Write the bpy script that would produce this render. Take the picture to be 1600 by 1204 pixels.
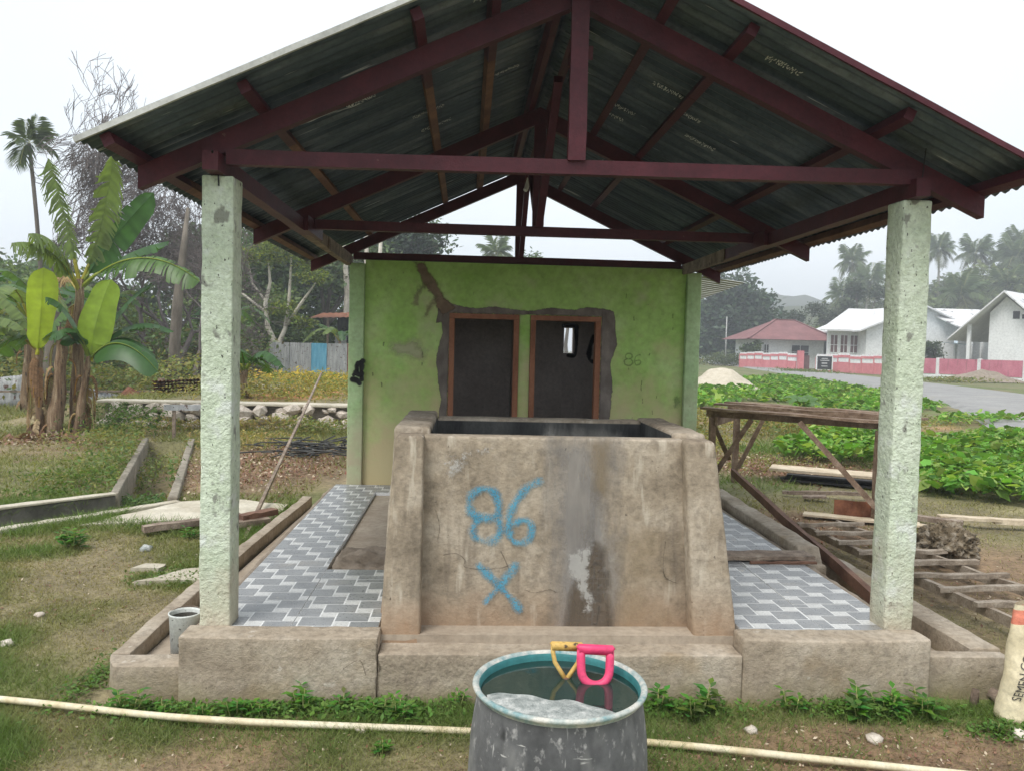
import bpy, math, random
import numpy as np
from mathutils import Vector, Matrix, noise as mn

for o in list(bpy.data.objects): bpy.data.objects.remove(o)
S = bpy.context.scene
COL = S.collection
R = math.radians
rnd = random.Random(7)

# ------------------------------------------------------------------ camera
YAW, PITCH, ROLL = R(3.2182), R(-2.6846), R(1.407)
cam_d = bpy.data.cameras.new('camera'); cam = bpy.data.objects.new('camera', cam_d); COL.objects.link(cam)
Fv = Vector((math.sin(YAW)*math.cos(PITCH), math.cos(YAW)*math.cos(PITCH), math.sin(PITCH)))
Rv = Vector((math.cos(YAW), -math.sin(YAW), 0)); Uv = Rv.cross(Fv)
R2 = Rv*math.cos(ROLL)+Uv*math.sin(ROLL); U2 = -Rv*math.sin(ROLL)+Uv*math.cos(ROLL)
mw = Matrix((R2, U2, -Fv)).transposed().to_4x4(); mw.translation = (0, -3.7687, 1.61)
cam.matrix_world = mw
cam_d.sensor_width = 36; cam_d.sensor_fit = 'HORIZONTAL'; cam_d.lens = 1272.5*36/1600
cam_d.clip_start = .05; cam_d.clip_end = 3000
S.camera = cam
# ------------------------------------------------------------------ sky, sun, exposure
SUN_EL, SUN_AZ = R(57), R(218)          # azimuth clockwise from +Y: behind the camera, to the left
w = bpy.data.worlds.new('World'); S.world = w; w.use_nodes = True
nt = w.node_tree; nt.nodes.clear()
out = nt.nodes.new('ShaderNodeOutputWorld'); bg = nt.nodes.new('ShaderNodeBackground'); bg.inputs[1].default_value = .1
sky = nt.nodes.new('ShaderNodeTexSky'); sky.sky_type = 'NISHITA'; sky.sun_disc = False
sky.sun_elevation = SUN_EL; sky.sun_rotation = SUN_AZ; sky.dust_density = 4; sky.ozone_density = 1.5
mix = nt.nodes.new('ShaderNodeMix'); mix.data_type = 'RGBA'; mix.inputs[0].default_value = .86
tcw = nt.nodes.new('ShaderNodeTexCoord'); nz = nt.nodes.new('ShaderNodeTexNoise'); nz.inputs['Scale'].default_value = 1.3; nz.inputs['Detail'].default_value = 3
rw = nt.nodes.new('ShaderNodeValToRGB')
rw.color_ramp.elements[0].position = .3; rw.color_ramp.elements[0].color = (5.3, 5.95, 6.5, 1)
rw.color_ramp.elements[1].position = .7; rw.color_ramp.elements[1].color = (6.75, 7.05, 7.3, 1)
nt.links.new(tcw.outputs['Generated'], nz.inputs['Vector']); nt.links.new(nz.outputs['Fac'], rw.inputs[0])
nt.links.new(sky.outputs[0], mix.inputs[6]); nt.links.new(rw.outputs[0], mix.inputs[7])
nt.links.new(mix.outputs[2], bg.inputs[0]); nt.links.new(bg.outputs[0], out.inputs[0])
sd = bpy.data.lights.new('sun', 'SUN'); sd.energy = 1.5; sd.angle = R(25); sd.color = (1, .97, .92)
sun = bpy.data.objects.new('sun', sd); COL.objects.link(sun)
sdir = Vector((math.sin(SUN_AZ)*math.cos(SUN_EL), math.cos(SUN_AZ)*math.cos(SUN_EL), math.sin(SUN_EL)))
sun.rotation_euler = sdir.to_track_quat('Z', 'Y').to_euler(); sun.location = sdir*80
S.view_settings.view_transform = 'Standard'; S.view_settings.look = 'None'
S.view_settings.exposure = 0.95; S.view_settings.gamma = 1; S.view_settings.use_curve_mapping = False

try:
    cy_ = S.cycles; cy_.max_bounces = 6; cy_.diffuse_bounces = 3; cy_.glossy_bounces = 2; cy_.transmission_bounces = 2; cy_.transparent_max_bounces = 10; cy_.volume_bounces = 0; cy_.caustics_reflective = False; cy_.caustics_refractive = False
except Exception: pass
# ------------------------------------------------------------------ helpers
def tag(o, label=None, cat=None, group=None, kind=None):
    if label: o['label'] = label
    if cat: o['category'] = cat
    if group: o['group'] = group
    if kind: o['kind'] = kind
    return o
def empty(name, loc=(0, 0, 0), label=None, cat=None, group=None, rz=0):
    o = bpy.data.objects.new(name, None); COL.objects.link(o); o.location = loc; o.rotation_euler[2] = rz
    o.empty_display_size = .1
    return tag(o, label, cat, group)
def copy_tree(o, parent=None):
    c = o.copy(); COL.objects.link(c); c.parent = parent
    for ch in o.children: copy_tree(ch, c)
    return c
def wloc(o):
    v = Vector(o.location)
    while o.parent: o = o.parent; v += Vector(o.location)
    return v

class MB:
    def __init__(s): s.v = []; s.f = []; s.m = []
    def quad(s, *p, m=0):
        n = len(s.v); s.v += [tuple(q) for q in p]; s.f.append(tuple(range(n, n+len(p)))); s.m.append(m)
    def box(s, x0, x1, y0, y1, z0, z1, m=0):
        n = len(s.v)
        s.v += [(x, y, z) for z in (z0, z1) for y in (y0, y1) for x in (x0, x1)]
        for f in ((0, 2, 3, 1), (4, 5, 7, 6), (0, 1, 5, 4), (2, 6, 7, 3), (0, 4, 6, 2), (1, 3, 7, 5)):
            s.f.append(tuple(n+i for i in f)); s.m.append(m)
    def bar(s, p, q, wd, ht, up=(0, 0, 1), m=0, seg=1, jit=0, wob=0):
        p, q = Vector(p), Vector(q); d = (q-p).normalized(); up = Vector(up)
        a = d.cross(up)
        if a.length < 1e-4: a = d.cross(Vector((1, 0, 0)))
        a.normalize(); b = a.cross(d).normalized()
        n = len(s.v)
        for i in range(seg+1):
            c = p.lerp(q, i/seg)
            if wob and 0 < i < seg: c = c + a*rnd.uniform(-wob, wob)+b*rnd.uniform(-wob, wob)
            for e, g in ((-1, -1), (1, -1), (1, 1), (-1, 1)):
                s.v.append(tuple(c+a*(e*wd/2+rnd.uniform(-jit, jit))+b*(g*ht/2+rnd.uniform(-jit, jit))))
        for i in range(seg):
            k = n+4*i
            for j in range(4):
                s.f.append((k+j, k+(j+1) % 4, k+4+(j+1) % 4, k+4+j)); s.m.append(m)
        s.f.append((n+3, n+2, n+1, n)); s.m.append(m)
        k = n+4*seg; s.f.append((k, k+1, k+2, k+3)); s.m.append(m)
    def tube(s, pts, rad, n=8, cap=True, m=0):
        pts = [Vector(p) for p in pts]
        if not hasattr(rad, '__len__'): rad = [rad]*len(pts)
        k0 = len(s.v); prev = None
        for i, p in enumerate(pts):
            d = (pts[min(i+1, len(pts)-1)]-pts[max(i-1, 0)])
            if d.length < 1e-7: d = Vector((0, 0, 1))
            d.normalize()
            if prev is None:
                a = d.cross(Vector((0, 0, 1)) if abs(d.z) < .9 else Vector((1, 0, 0))).normalized()
            else:
                a = (prev-d*prev.dot(d))
                a = a.normalized() if a.length > 1e-5 else d.orthogonal().normalized()
            prev = a; b = d.cross(a)
            for j in range(n):
                t = 2*math.pi*j/n
                s.v.append(tuple(p+(a*math.cos(t)+b*math.sin(t))*rad[i]))
        for i in range(len(pts)-1):
            for j in range(n):
                a0 = k0+i*n+j; b0 = k0+i*n+(j+1) % n
                s.f.append((a0, b0, b0+n, a0+n)); s.m.append(m)
        if cap:
            s.f.append(tuple(k0+j for j in reversed(range(n)))); s.m.append(m)
            e = k0+(len(pts)-1)*n; s.f.append(tuple(e+j for j in range(n))); s.m.append(m)
    def lathe(s, prof, c, n=48, m=0, jag=0):
        k0 = len(s.v)
        for r, z in prof:
            for j in range(n):
                t = 2*math.pi*j/n; s.v.append((c[0]+r*math.cos(t), c[1]+r*math.sin(t), c[2]+z))
        for i in range(len(prof)-1):
            for j in range(n):
                a = k0+i*n+j; b = k0+i*n+(j+1) % n
                s.f.append((a, b, b+n, a+n)); s.m.append(m)
    def rbox(s, lo, hi, r=.01, step=.06, amp=.003, seed=0, fn=None, fr=6., m=0):
        """box with rounded, uneven edges; fn warps the finished points"""
        lo = Vector(lo); hi = Vector(hi); key = {}
        def ax(i):
            L = hi[i]-lo[i]; k = max(1, int(L/step)); rr = min(r, L*.3)
            t = [lo[i], lo[i]+rr*.4, lo[i]+rr]
            t += [lo[i]+rr+(L-2*rr)*j/k for j in range(1, k)]
            return t+[hi[i]-rr, hi[i]-rr*.4, hi[i]]
        A = [ax(i) for i in range(3)]
        def vert(p):
            k = tuple(round(c, 5) for c in p)
            if k in key: return key[k]
            P = Vector(p); inn = Vector([min(max(P[i], lo[i]+min(r, (hi[i]-lo[i])*.3)), hi[i]-min(r, (hi[i]-lo[i])*.3)) for i in range(3)])
            d = P-inn
            nrm = d.normalized() if d.length > 1e-7 else Vector((0, 0, 1))
            rr = max(abs(d.x), abs(d.y), abs(d.z))
            Q = inn+nrm*rr
            if amp:
                q = Q*fr+Vector((seed*7.3, seed*3.1, seed))
                Q = Q+nrm*(amp*(mn.noise(q)+.5*mn.noise(q*3.1)))
            if fn: Q = Vector(fn(Q))
            key[k] = len(s.v); s.v.append(tuple(Q)); return key[k]
        for axis in range(3):
            i, j = [(1, 2), (2, 0), (0, 1)][axis]
            for side in (0, 1):
                cst = (lo, hi)[side][axis]
                U, V = A[i], A[j]
                for a in range(len(U)-1):
                    for b in range(len(V)-1):
                        q = []
                        for (uu, vv) in ((U[a], V[b]), (U[a+1], V[b]), (U[a+1], V[b+1]), (U[a], V[b+1])):
                            p = [0, 0, 0]; p[axis] = cst; p[i] = uu; p[j] = vv; q.append(vert(p))
                        if len(set(q)) == 4:
                            s.f.append(tuple(q) if side else tuple(reversed(q))); s.m.append(m)
    def build(s, name, mats, parent=None, smooth=False, origin=None):
        me = bpy.data.meshes.new(name)
        if parent is not None: off = wloc(parent)
        elif origin is not None: off = Vector(origin)
        else: off = Vector((0, 0, 0))
        v = np.array(s.v, dtype=float).reshape(-1, 3)-np.array(off)
        me.from_pydata(v.tolist(), [], s.f)
        if not isinstance(mats, (list, tuple)): mats = [mats]
        for mm in mats: me.materials.append(mm)
        if len(mats) > 1: me.polygons.foreach_set('material_index', s.m)
        if smooth: me.polygons.foreach_set('use_smooth', [True]*len(me.polygons))
        me.update()
        o = bpy.data.objects.new(name, me); COL.objects.link(o)
        if parent is not None: o.parent = parent
        elif origin is not None: o.location = origin
        return o

def np_mesh(name, V, k, mat, cols=None, smooth=False, parent=None):
    """N polygons of k vertices each, from an (N*k,3) array; cols per vertex (N*k,3)"""
    V = np.asarray(V, dtype=np.float32)
    if parent is not None: V = V-np.array(wloc(parent), dtype=np.float32)
    n = len(V); nf = n//k
    me = bpy.data.meshes.new(name)
    me.vertices.add(n); me.vertices.foreach_set('co', V.ravel())
    me.loops.add(n); me.loops.foreach_set('vertex_index', np.arange(n, dtype=np.int32))
    me.polygons.add(nf); me.polygons.foreach_set('loop_start', np.arange(0, n, k, dtype=np.int32))
    me.polygons.foreach_set('loop_total', np.full(nf, k, dtype=np.int32))
    if cols is not None:
        a = me.color_attributes.new('Col', 'FLOAT_COLOR', 'POINT')
        c = np.ones((n, 4), dtype=np.float32); c[:, :3] = cols; a.data.foreach_set('color', c.ravel())
    me.materials.append(mat)
    me.update(); me.validate()
    o = bpy.data.objects.new(name, me); COL.objects.link(o)
    if parent is not None: o.parent = parent
    return o

# value noise on numpy arrays
def _h(ix, iy, s): return np.modf(np.abs(np.sin(ix*127.1+iy*311.7+s*74.7)*43758.5453))[0]
def vn(x, y, s=0):
    x = np.asarray(x, float); y = np.asarray(y, float)
    ix = np.floor(x); iy = np.floor(y); fx = x-ix; fy = y-iy
    fx = fx*fx*(3-2*fx); fy = fy*fy*(3-2*fy)
    return (_h(ix, iy, s)*(1-fx)+_h(ix+1, iy, s)*fx)*(1-fy)+(_h(ix, iy+1, s)*(1-fx)+_h(ix+1, iy+1, s)*fx)*fy
def fbm(x, y, sc, s=0, o=4):
    t = 0; a = .5; n = 0
    for i in range(o): t = t+a*vn(x*sc, y*sc, s+i); n += a; a *= .5; sc *= 2.1
    return t/n
def sstep(a, b, x): t = np.clip((x-a)/(b-a), 0, 1); return t*t*(3-2*t)

# ------------------------------------------------------------------ materials
def nodes(name):
    m = bpy.data.materials.new(name); m.use_nodes = True
    n = m.node_tree; b = n.nodes['Principled BSDF']
    return m, n, b
def add(n, t, **kw):
    x = n.nodes.new(t)
    for k, v in kw.items():
        if k in x.inputs: x.inputs[k].default_value = v
        else: setattr(x, k, v)
    return x
def c4(c): return (c[0], c[1], c[2], 1)
def ramp(n, fac, stops):
    r = n.nodes.new('ShaderNodeValToRGB'); e = r.color_ramp.elements
    while len(e) < len(stops): e.new(.5)
    for k, (p, c) in enumerate(stops): e[k].position = p; e[k].color = c4(c) if hasattr(c, '__len__') else (c, c, c, 1)
    n.links.new(fac, r.inputs[0]); return r.outputs[0]
def mixc(n, fac, a, b, mode='MIX'):
    x = n.nodes.new('ShaderNodeMix'); x.data_type = 'RGBA'; x.blend_type = mode
    if hasattr(fac, 'node'): n.links.new(fac, x.inputs[0])
    else: x.inputs[0].default_value = fac
    for s_, i in ((a, 6), (b, 7)):
        if hasattr(s_, 'node'): n.links.new(s_, x.inputs[i])
        else: x.inputs[i].default_value = c4(s_)
    return x.outputs[2]
def mth(n, op, a, b=0., clamp=False):
    x = n.nodes.new('ShaderNodeMath'); x.operation = op; x.use_clamp = clamp
    for i, s_ in enumerate((a, b)):
        if hasattr(s_, 'node'): n.links.new(s_, x.inputs[i])
        else: x.inputs[i].default_value = s_
    return x.outputs[0]
def coord(n, stretch=(1, 1, 1), kind='Object', rnd_off=True):
    t = n.nodes.new('ShaderNodeTexCoord'); mp = n.nodes.new('ShaderNodeMapping'); mp.inputs['Scale'].default_value = stretch
    n.links.new(t.outputs[kind], mp.inputs['Vector'])
    if rnd_off:
        oi = n.nodes.new('ShaderNodeObjectInfo'); v = n.nodes.new('ShaderNodeVectorMath'); v.operation = 'SCALE'; v.inputs[0].default_value = (13, 7, 5)
        n.links.new(oi.outputs['Random'], v.inputs['Scale']); n.links.new(v.outputs[0], mp.inputs['Location'])
    return mp.outputs[0]
def noise(n, vec, scale, detail=5, rough=.6):
    x = add(n, 'ShaderNodeTexNoise', Scale=scale, Detail=detail, Roughness=rough); n.links.new(vec, x.inputs['Vector']); return x.outputs['Fac']
def surf(name, stops, scale=4, rough=.85, bump=.3, bscale=60, stretch=(1, 1, 1), fine=.35, spots=(), metal=0, spec=.3, low=None, grime=None, pits=0, vcol=False, rvar=0, bdist=.01):
    """stops: colours over broad noise; spots: (colour, scale, threshold, softness, stretch); low: (colour, z0, z1) stain rising from z0"""
    m, n, b = nodes(name)
    v = coord(n, stretch)
    f1 = noise(n, v, scale, 4, .62)
    if vcol:
        at = n.nodes.new('ShaderNodeVertexColor'); at.layer_name = 'Col'
        col = mixc(n, 1., at.outputs[0], ramp(n, f1, stops), 'MULTIPLY')
    else: col = ramp(n, f1, stops)
    v0 = coord(n)
    f2 = noise(n, v0, scale*9, 3, .7)
    col = mixc(n, fine, col, ramp(n, f2, [(.25, .35), (.5, .95), (.8, 1.5)]), 'MULTIPLY')
    for sp in spots:
        sv = coord(n, sp[4]) if len(sp) > 4 else v0
        fs = noise(n, sv, sp[1], 3, .6)
        col = mixc(n, ramp(n, fs, [(sp[2], 0), (min(1, sp[2]+sp[3]), 1)]), col, sp[0])
    if low:
        g = n.nodes.new('ShaderNodeNewGeometry'); sx = n.nodes.new('ShaderNodeSeparateXYZ'); n.links.new(g.outputs['Position'], sx.inputs[0])
        t = mth(n, 'MULTIPLY', mth(n, 'SUBTRACT', low[2], sx.outputs[2]), 1/(low[2]-low[1]))
        t = mth(n, 'ADD', t, mth(n, 'MULTIPLY', mth(n, 'SUBTRACT', noise(n, v0, 3.2, 4, .65), .5), 1.6))
        col = mixc(n, ramp(n, t, [(.15, 0), (.95, 1)]), col, low[0])
    n.links.new(col, b.inputs['Base Color'])
    b.inputs['Metallic'].default_value = metal; b.inputs['Specular IOR Level'].default_value = spec
    if rvar: n.links.new(ramp(n, f2, [(.3, max(0, rough-rvar)), (.7, min(1, rough+rvar))]), b.inputs['Roughness'])
    else: b.inputs['Roughness'].default_value = rough
    if bump:
        h = noise(n, v, bscale, 4, .7)
        if pits:
            vo = add(n, 'ShaderNodeTexVoronoi', Scale=pits); n.links.new(v0, vo.inputs['Vector'])
            h = mth(n, 'SUBTRACT', h, ramp(n, vo.outputs['Distance'], [(.05, .7), (.28, 0)]))
        bp = add(n, 'ShaderNodeBump', Strength=bump, Distance=bdist); n.links.new(h, bp.inputs['Height']); n.links.new(bp.outputs[0], b.inputs['Normal'])
    return m
def leafmat(name, base, trans=.35, rough=.5, var=.25, spec=.35):
    """foliage: colour = vertex colour 'Col' x base, with light passing through"""
    m, n, b = nodes(name)
    at = n.nodes.new('ShaderNodeVertexColor'); at.layer_name = 'Col'
    col = at.outputs[0]
    if var >= .3:
        v = coord(n); f = noise(n, v, 6., 2)
        col = mixc(n, var, col, ramp(n, f, [(.3, .5), (.7, 1.5)]), 'MULTIPLY')
    n.links.new(col, b.inputs['Base Color']); b.inputs['Roughness'].default_value = rough; b.inputs['Specular IOR Level'].default_value = spec
    tr = n.nodes.new('ShaderNodeBsdfTranslucent'); n.links.new(mixc(n, 1., col, (1.5, 1.5, .6), 'MULTIPLY'), tr.inputs[0])
    ms = n.nodes.new('ShaderNodeMixShader'); ms.inputs[0].default_value = trans
    o = n.nodes['Material Output']
    n.links.new(b.outputs[0], ms.inputs[1]); n.links.new(tr.outputs[0], ms.inputs[2]); n.links.new(ms.outputs[0], o.inputs[0])
    return m
def decalmat(name, stops, scale=6, rough=.85, edge=.5, nscale=30, opac=1., bump=.2, thr=.5, soft=.18, stretch=(1, 1, 1)):
    """stain or brushed paint: vertex attribute 'a' (0 at the rim, 1 inside) eaten by noise"""
    m, n, b = nodes(name)
    v = coord(n, stretch, rnd_off=False)
    n.links.new(ramp(n, noise(n, v, scale, 6, .65), stops), b.inputs['Base Color']); b.inputs['Roughness'].default_value = rough; b.inputs['Specular IOR Level'].default_value = .2
    at = n.nodes.new('ShaderNodeAttribute'); at.attribute_name = 'a'
    f = mth(n, 'ADD', at.outputs['Fac'], mth(n, 'MULTIPLY', mth(n, 'SUBTRACT', noise(n, v, nscale, 6, .7), .5), edge*2))
    al = mth(n, 'MULTIPLY', ramp(n, f, [(thr-soft, 0), (thr+soft, 1)]), opac)
    if 'brush' in name: al = mth(n, 'MULTIPLY', al, mth(n, 'MULTIPLY', ramp(n, noise(n, v, 13, 3), [(.32, .45), (.55, 1)]), ramp(n, noise(n, v, 120, 2), [(.36, .25), (.5, 1)])))
    tr = n.nodes.new('ShaderNodeBsdfTransparent'); ms = n.nodes.new('ShaderNodeMixShader')
    n.links.new(al, ms.inputs[0]); n.links.new(tr.outputs[0], ms.inputs[1]); n.links.new(b.outputs[0], ms.inputs[2])
    n.links.new(ms.outputs[0], n.nodes['Material Output'].inputs[0])
    if bump:
        bp = add(n, 'ShaderNodeBump', Strength=bump, Distance=.006); n.links.new(noise(n, v, 50, 5), bp.inputs['Height']); n.links.new(bp.outputs[0], b.inputs['Normal'])
    return m

M = {}
M['concrete'] = surf('concrete', [(.30, (.20, .16, .115)), (.5, (.36, .295, .22)), (.70, (.49, .42, .335))], 3.2, .9, .5, 45, fine=.6,
                     spots=[((.18, .145, .11), 6, .60, .16, (1.5, 1.5, .22)), ((.52, .455, .365), 9, .60, .12, (1.6, 1.6, .3)), ((.10, .08, .06), 48, .70, .04)], low=((.34, .22, .135), .15, .5))
M['kerb'] = surf('kerb concrete', [(.30, (.28, .225, .165)), (.5, (.38, .315, .24)), (.70, (.47, .405, .325))], 3.0, .92, .7, 55, fine=.55,
                 spots=[((.22, .18, .13), 5, .63, .14, (1, 1, .6)), ((.52, .46, .385), 16, .66, .08), ((.12, .095, .07), 46, .71, .04), ((.30, .21, .11), 2.2, .62, .2)], low=((.27, .225, .13), -.04, .14))
M['ditchcrete'] = surf('ditch concrete', [(.3, (.17, .145, .11)), (.7, (.34, .30, .24))], 3, .92, .5, 40, fine=.6)
M['ladderwood'] = surf('bleached timber', [(.3, (.20, .155, .115)), (.5, (.34, .275, .21)), (.72, (.48, .41, .33))], 9, .85, .5, 50, fine=.6)
M['tablewood'] = surf('brown site timber', [(.3, (.12, .075, .05)), (.52, (.22, .15, .105)), (.72, (.34, .26, .195))], 9, .85, .5, 50, fine=.6)
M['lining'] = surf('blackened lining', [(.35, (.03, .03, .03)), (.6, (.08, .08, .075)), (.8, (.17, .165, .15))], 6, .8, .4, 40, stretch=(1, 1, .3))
M['palecrete'] = surf('pale concrete', [(.3, (.42, .37, .28)), (.7, (.62, .57, .47))], 3, .9, .3, 40)
M['darkcrete'] = surf('mossy dark concrete', [(.3, (.07, .065, .055)), (.7, (.17, .16, .14))], 4, .9, .4, 40, stretch=(1, 1, .5))
M['column'] = surf('pale green column', [(.3, (.52, .60, .44)), (.5, (.62, .69, .54)), (.70, (.71, .77, .64))], 5.5, .85, .7, 38, bdist=.025, fine=.4,
                   spots=[((.30, .31, .26), 11, .60, .06, (1, 1, .7)), ((.10, .10, .085), 62, .66, .03, (1, 1, .55)), ((.09, .09, .075), 34, .69, .03, (1, 1, .7)), ((.70, .74, .67), 7, .58, .1)], low=((.52, .46, .35), .2, .85))
M['columnback'] = M['column']
M['greenwall'] = surf('green painted wall', [(.3, (.29, .50, .105)), (.52, (.38, .58, .17)), (.74, (.49, .63, .28))], 1.8, .75, .2, 30,
                      spots=[((.50, .50, .31), 2.3, .58, .25), ((.07, .09, .04), 40, .73, .03, (1.6, 1, .35))], low=((.54, .46, .26), .35, 2.0))
M['greentrim'] = surf('green pilaster', [(.3, (.33, .50, .22)), (.7, (.48, .62, .37))], 2.2, .75, .25, 30,
                      spots=[((.09, .11, .06), 34, .7, .04, (1.5, 1.5, .3))], low=((.44, .38, .26), .2, 1.6))
M['insidewall'] = surf('inside render', [(.3, (.48, .42, .39)), (.7, (.66, .59, .55))], 3, .9, .2, 30)
M['maroon'] = surf('maroon paint', [(.3, (.050, .008, .013)), (.7, (.092, .018, .026))], 5, .5, .25, 70, stretch=(1, 1, 1), spots=[((.20, .12, .10), 22, .71, .06)])
M['rawwood'] = surf('raw brown timber', [(.3, (.12, .06, .04)), (.7, (.24, .13, .085))], 5, .75, .3, 60)
M['oldwood'] = surf('grey brown timber', [(.3, (.13, .095, .07)), (.52, (.25, .19, .145)), (.72, (.39, .32, .25))], 9, .85, .5, 50, fine=.6, spots=[((.06, .045, .035), 15, .64, .08)])
M['palewood'] = surf('pale sawn plank', [(.3, (.42, .33, .22)), (.7, (.66, .56, .42))], 5, .85, .3, 50)
M['doorwood'] = surf('red brown door frame', [(.3, (.20, .075, .04)), (.7, (.36, .16, .09))], 6, .7, .2, 60, stretch=(1, 1, .25))
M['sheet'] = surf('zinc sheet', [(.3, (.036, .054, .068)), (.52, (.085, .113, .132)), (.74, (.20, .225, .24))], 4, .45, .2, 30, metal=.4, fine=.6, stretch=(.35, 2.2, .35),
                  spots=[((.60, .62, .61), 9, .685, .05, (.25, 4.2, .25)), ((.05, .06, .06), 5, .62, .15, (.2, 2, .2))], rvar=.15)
M['trimpale'] = surf('pale zinc edge', [(.3, (.34, .34, .32)), (.7, (.52, .52, .49))], 5, .6, .1, 30)
M['tiledark'] = surf('slate grey tile print', [(.3, (.195, .20, .205)), (.7, (.28, .285, .288))], 6, .35, .04, 40, spec=.5, spots=[((.33, .30, .26), 2.2, .60, .3), ((.42, .39, .34), 14, .66, .1)], rvar=.15)
M['tilelight'] = surf('light grey tile print', [(.3, (.50, .50, .485)), (.7, (.62, .62, .60))], 9, .35, .04, 40, spec=.5, spots=[((.44, .40, .34), 3, .66, .2)], rvar=.15)
M['tileline'] = surf('white tile line', [(.3, (.66, .67, .66)), (.7, (.78, .78, .77))], 9, .4, 0)
M['mortar'] = surf('grey mortar', [(.3, (.20, .16, .12)), (.7, (.34, .28, .22))], 5, .95, .5, 50)
M['screed'] = surf('screed floor', [(.3, (.30, .24, .18)), (.7, (.44, .37, .29))], 3, .9, .25, 40)
M['drum'] = surf('scuffed grey drum', [(.3, (.07, .07, .072)), (.55, (.13, .13, .132)), (.75, (.21, .21, .21))], 4, .6, .25, 50, stretch=(1, 1, .4),
                 spots=[((.27, .265, .255), 7, .54, .25, (1, 1, .5)), ((.34, .33, .32), 38, .58, .15, (1, 1, .7)), ((.45, .44, .42), 22, .67, .04, (1, 1, .15)), ((.42, .41, .39), 30, .69, .03, (.25, .25, 1.6)), ((.04, .04, .04), 9, .66, .06, (1, 1, .4))])
M['drumrim'] = surf('worn drum rim', [(.3, (.10, .25, .27)), (.45, (.34, .40, .38)), (.6, (.58, .56, .50))], 16, .6, .2, 60)
M['druminside'] = surf('teal drum inside', [(.3, (.03, .15, .155)), (.7, (.06, .25, .25))], 6, .5, .1, 60, spots=[((.35, .42, .40), 14, .68, .06)])
M['pink'] = surf('pink plastic', [(.3, (.72, .05, .15)), (.7, (.82, .09, .20))], 8, .42, .06, 60, spots=[((.62, .25, .27), 24, .7, .06)])
M['yellowgrip'] = surf('worn yellow paint', [(.3, (.50, .30, .07)), (.7, (.68, .46, .15))], 12, .55, .2, 60, spots=[((.10, .07, .04), 30, .6, .06)])
M['scum'] = surf('white floating scum', [(.3, (.16, .18, .17)), (.5, (.34, .36, .34)), (.68, (.58, .58, .55))], 22, .8, .5, 70, fine=.6)
M['pvc'] = surf('dirty white pipe', [(.3, (.50, .40, .22)), (.5, (.66, .58, .40)), (.7, (.74, .68, .53))], 6, .5, .1, 40, spots=[((.50, .34, .14), 3, .64, .12), ((.15, .11, .07), 34, .72, .03)])
M['bag'] = surf('cement sack', [(.3, (.64, .55, .36)), (.7, (.74, .66, .47))], 6, .75, .3, 22)
M['bagred'] = surf('red sack band', [(.3, (.58, .16, .10)), (.7, (.68, .25, .17))], 9, .75, .3, 30)
M['ink'] = surf('black ink', [(.3, (.03, .03, .03)), (.7, (.08, .075, .07))], 30, .8, 0)
M['paintcan'] = surf('white paint can', [(.3, (.56, .58, .55)), (.7, (.74, .75, .71))], 9, .6, .2, 40, spots=[((.12, .12, .11), 28, .64, .05), ((.25, .30, .26), 12, .66, .08)])
M['black'] = surf('black plastic', [(.3, (.012, .012, .013)), (.7, (.03, .03, .032))], 6, .5, .1, 40)
M['rust'] = surf('rusty sheet', [(.3, (.12, .045, .025)), (.55, (.24, .10, .055)), (.75, (.36, .20, .13))], 5, .85, .3, 50)
M['greysheet'] = surf('weathered grey sheet', [(.3, (.25, .255, .26)), (.7, (.45, .455, .45))], 5, .6, .1, 40, stretch=(2, 2, .4), spots=[((.10, .05, .035), 10, .60, .08), ((.05, .05, .05), 24, .65, .05)])
M['bluesheet'] = surf('blue painted sheet', [(.3, (.10, .32, .46)), (.7, (.22, .48, .60))], 5, .6, .1, 40, stretch=(2, 2, .4), spots=[((.12, .07, .05), 16, .68, .06)])
M['stone'] = surf('limestone rubble', [(.3, (.40, .33, .26)), (.7, (.70, .63, .55))], 6, .95, .5, 30)
M['coral'] = surf('pitted coral stone', [(.3, (.07, .055, .035)), (.5, (.22, .17, .11)), (.7, (.42, .37, .30))], 12, .95, 1., 22, pits=30, bdist=.03)
M['sand'] = surf('pale sand', [(.3, (.46, .40, .30)), (.7, (.58, .52, .42))], 5, .95, .4, 40)
M['redsoil'] = surf('orange soil', [(.3, (.34, .13, .05)), (.7, (.52, .24, .10))], 5, .95, .5, 30)
M['asphalt'] = surf('grey asphalt', [(.3, (.24, .235, .225)), (.7, (.32, .31, .295))], .8, .9, .2, 20, spots=[((.33, .31, .27), .35, .6, .2)])
M['pinkwall'] = surf('pink painted wall', [(.3, (.56, .17, .19)), (.7, (.66, .26, .27))], 1.5, .85, .1, 10, spots=[((.40, .22, .21), 1.5, .62, .2, (1, 1, .25))])
M['pinkpanel'] = surf('faded rose panel', [(.3, (.45, .13, .18)), (.7, (.58, .22, .27))], 1.5, .85, .1, 10, spots=[((.22, .10, .11), 2.2, .58, .2, (1.5, 1.5, .2))])
M['white'] = surf('white house paint', [(.3, (.70, .71, .70)), (.7, (.80, .81, .80))], .6, .8, .1, 8, spots=[((.52, .54, .54), 1., .66, .15, (1, 1, .3))])
M['whiteroof'] = surf('pale metal roof', [(.3, (.60, .60, .60)), (.7, (.72, .72, .71))], .8, .6, .1, 10)
M['patchroof'] = surf('peeling pale roof', [(.3, (.66, .66, .66)), (.7, (.76, .76, .75))], .8, .6, .1, 10, spots=[((.25, .24, .24), 1.1, .58, .06)])
M['redroof'] = surf('dull red roof', [(.3, (.17, .075, .075)), (.7, (.28, .13, .125))], .9, .8, .2, 10)
M['soffit'] = surf('grey soffit', [(.3, (.40, .38, .36)), (.7, (.52, .50, .48))], 1, .8, 0)
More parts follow.
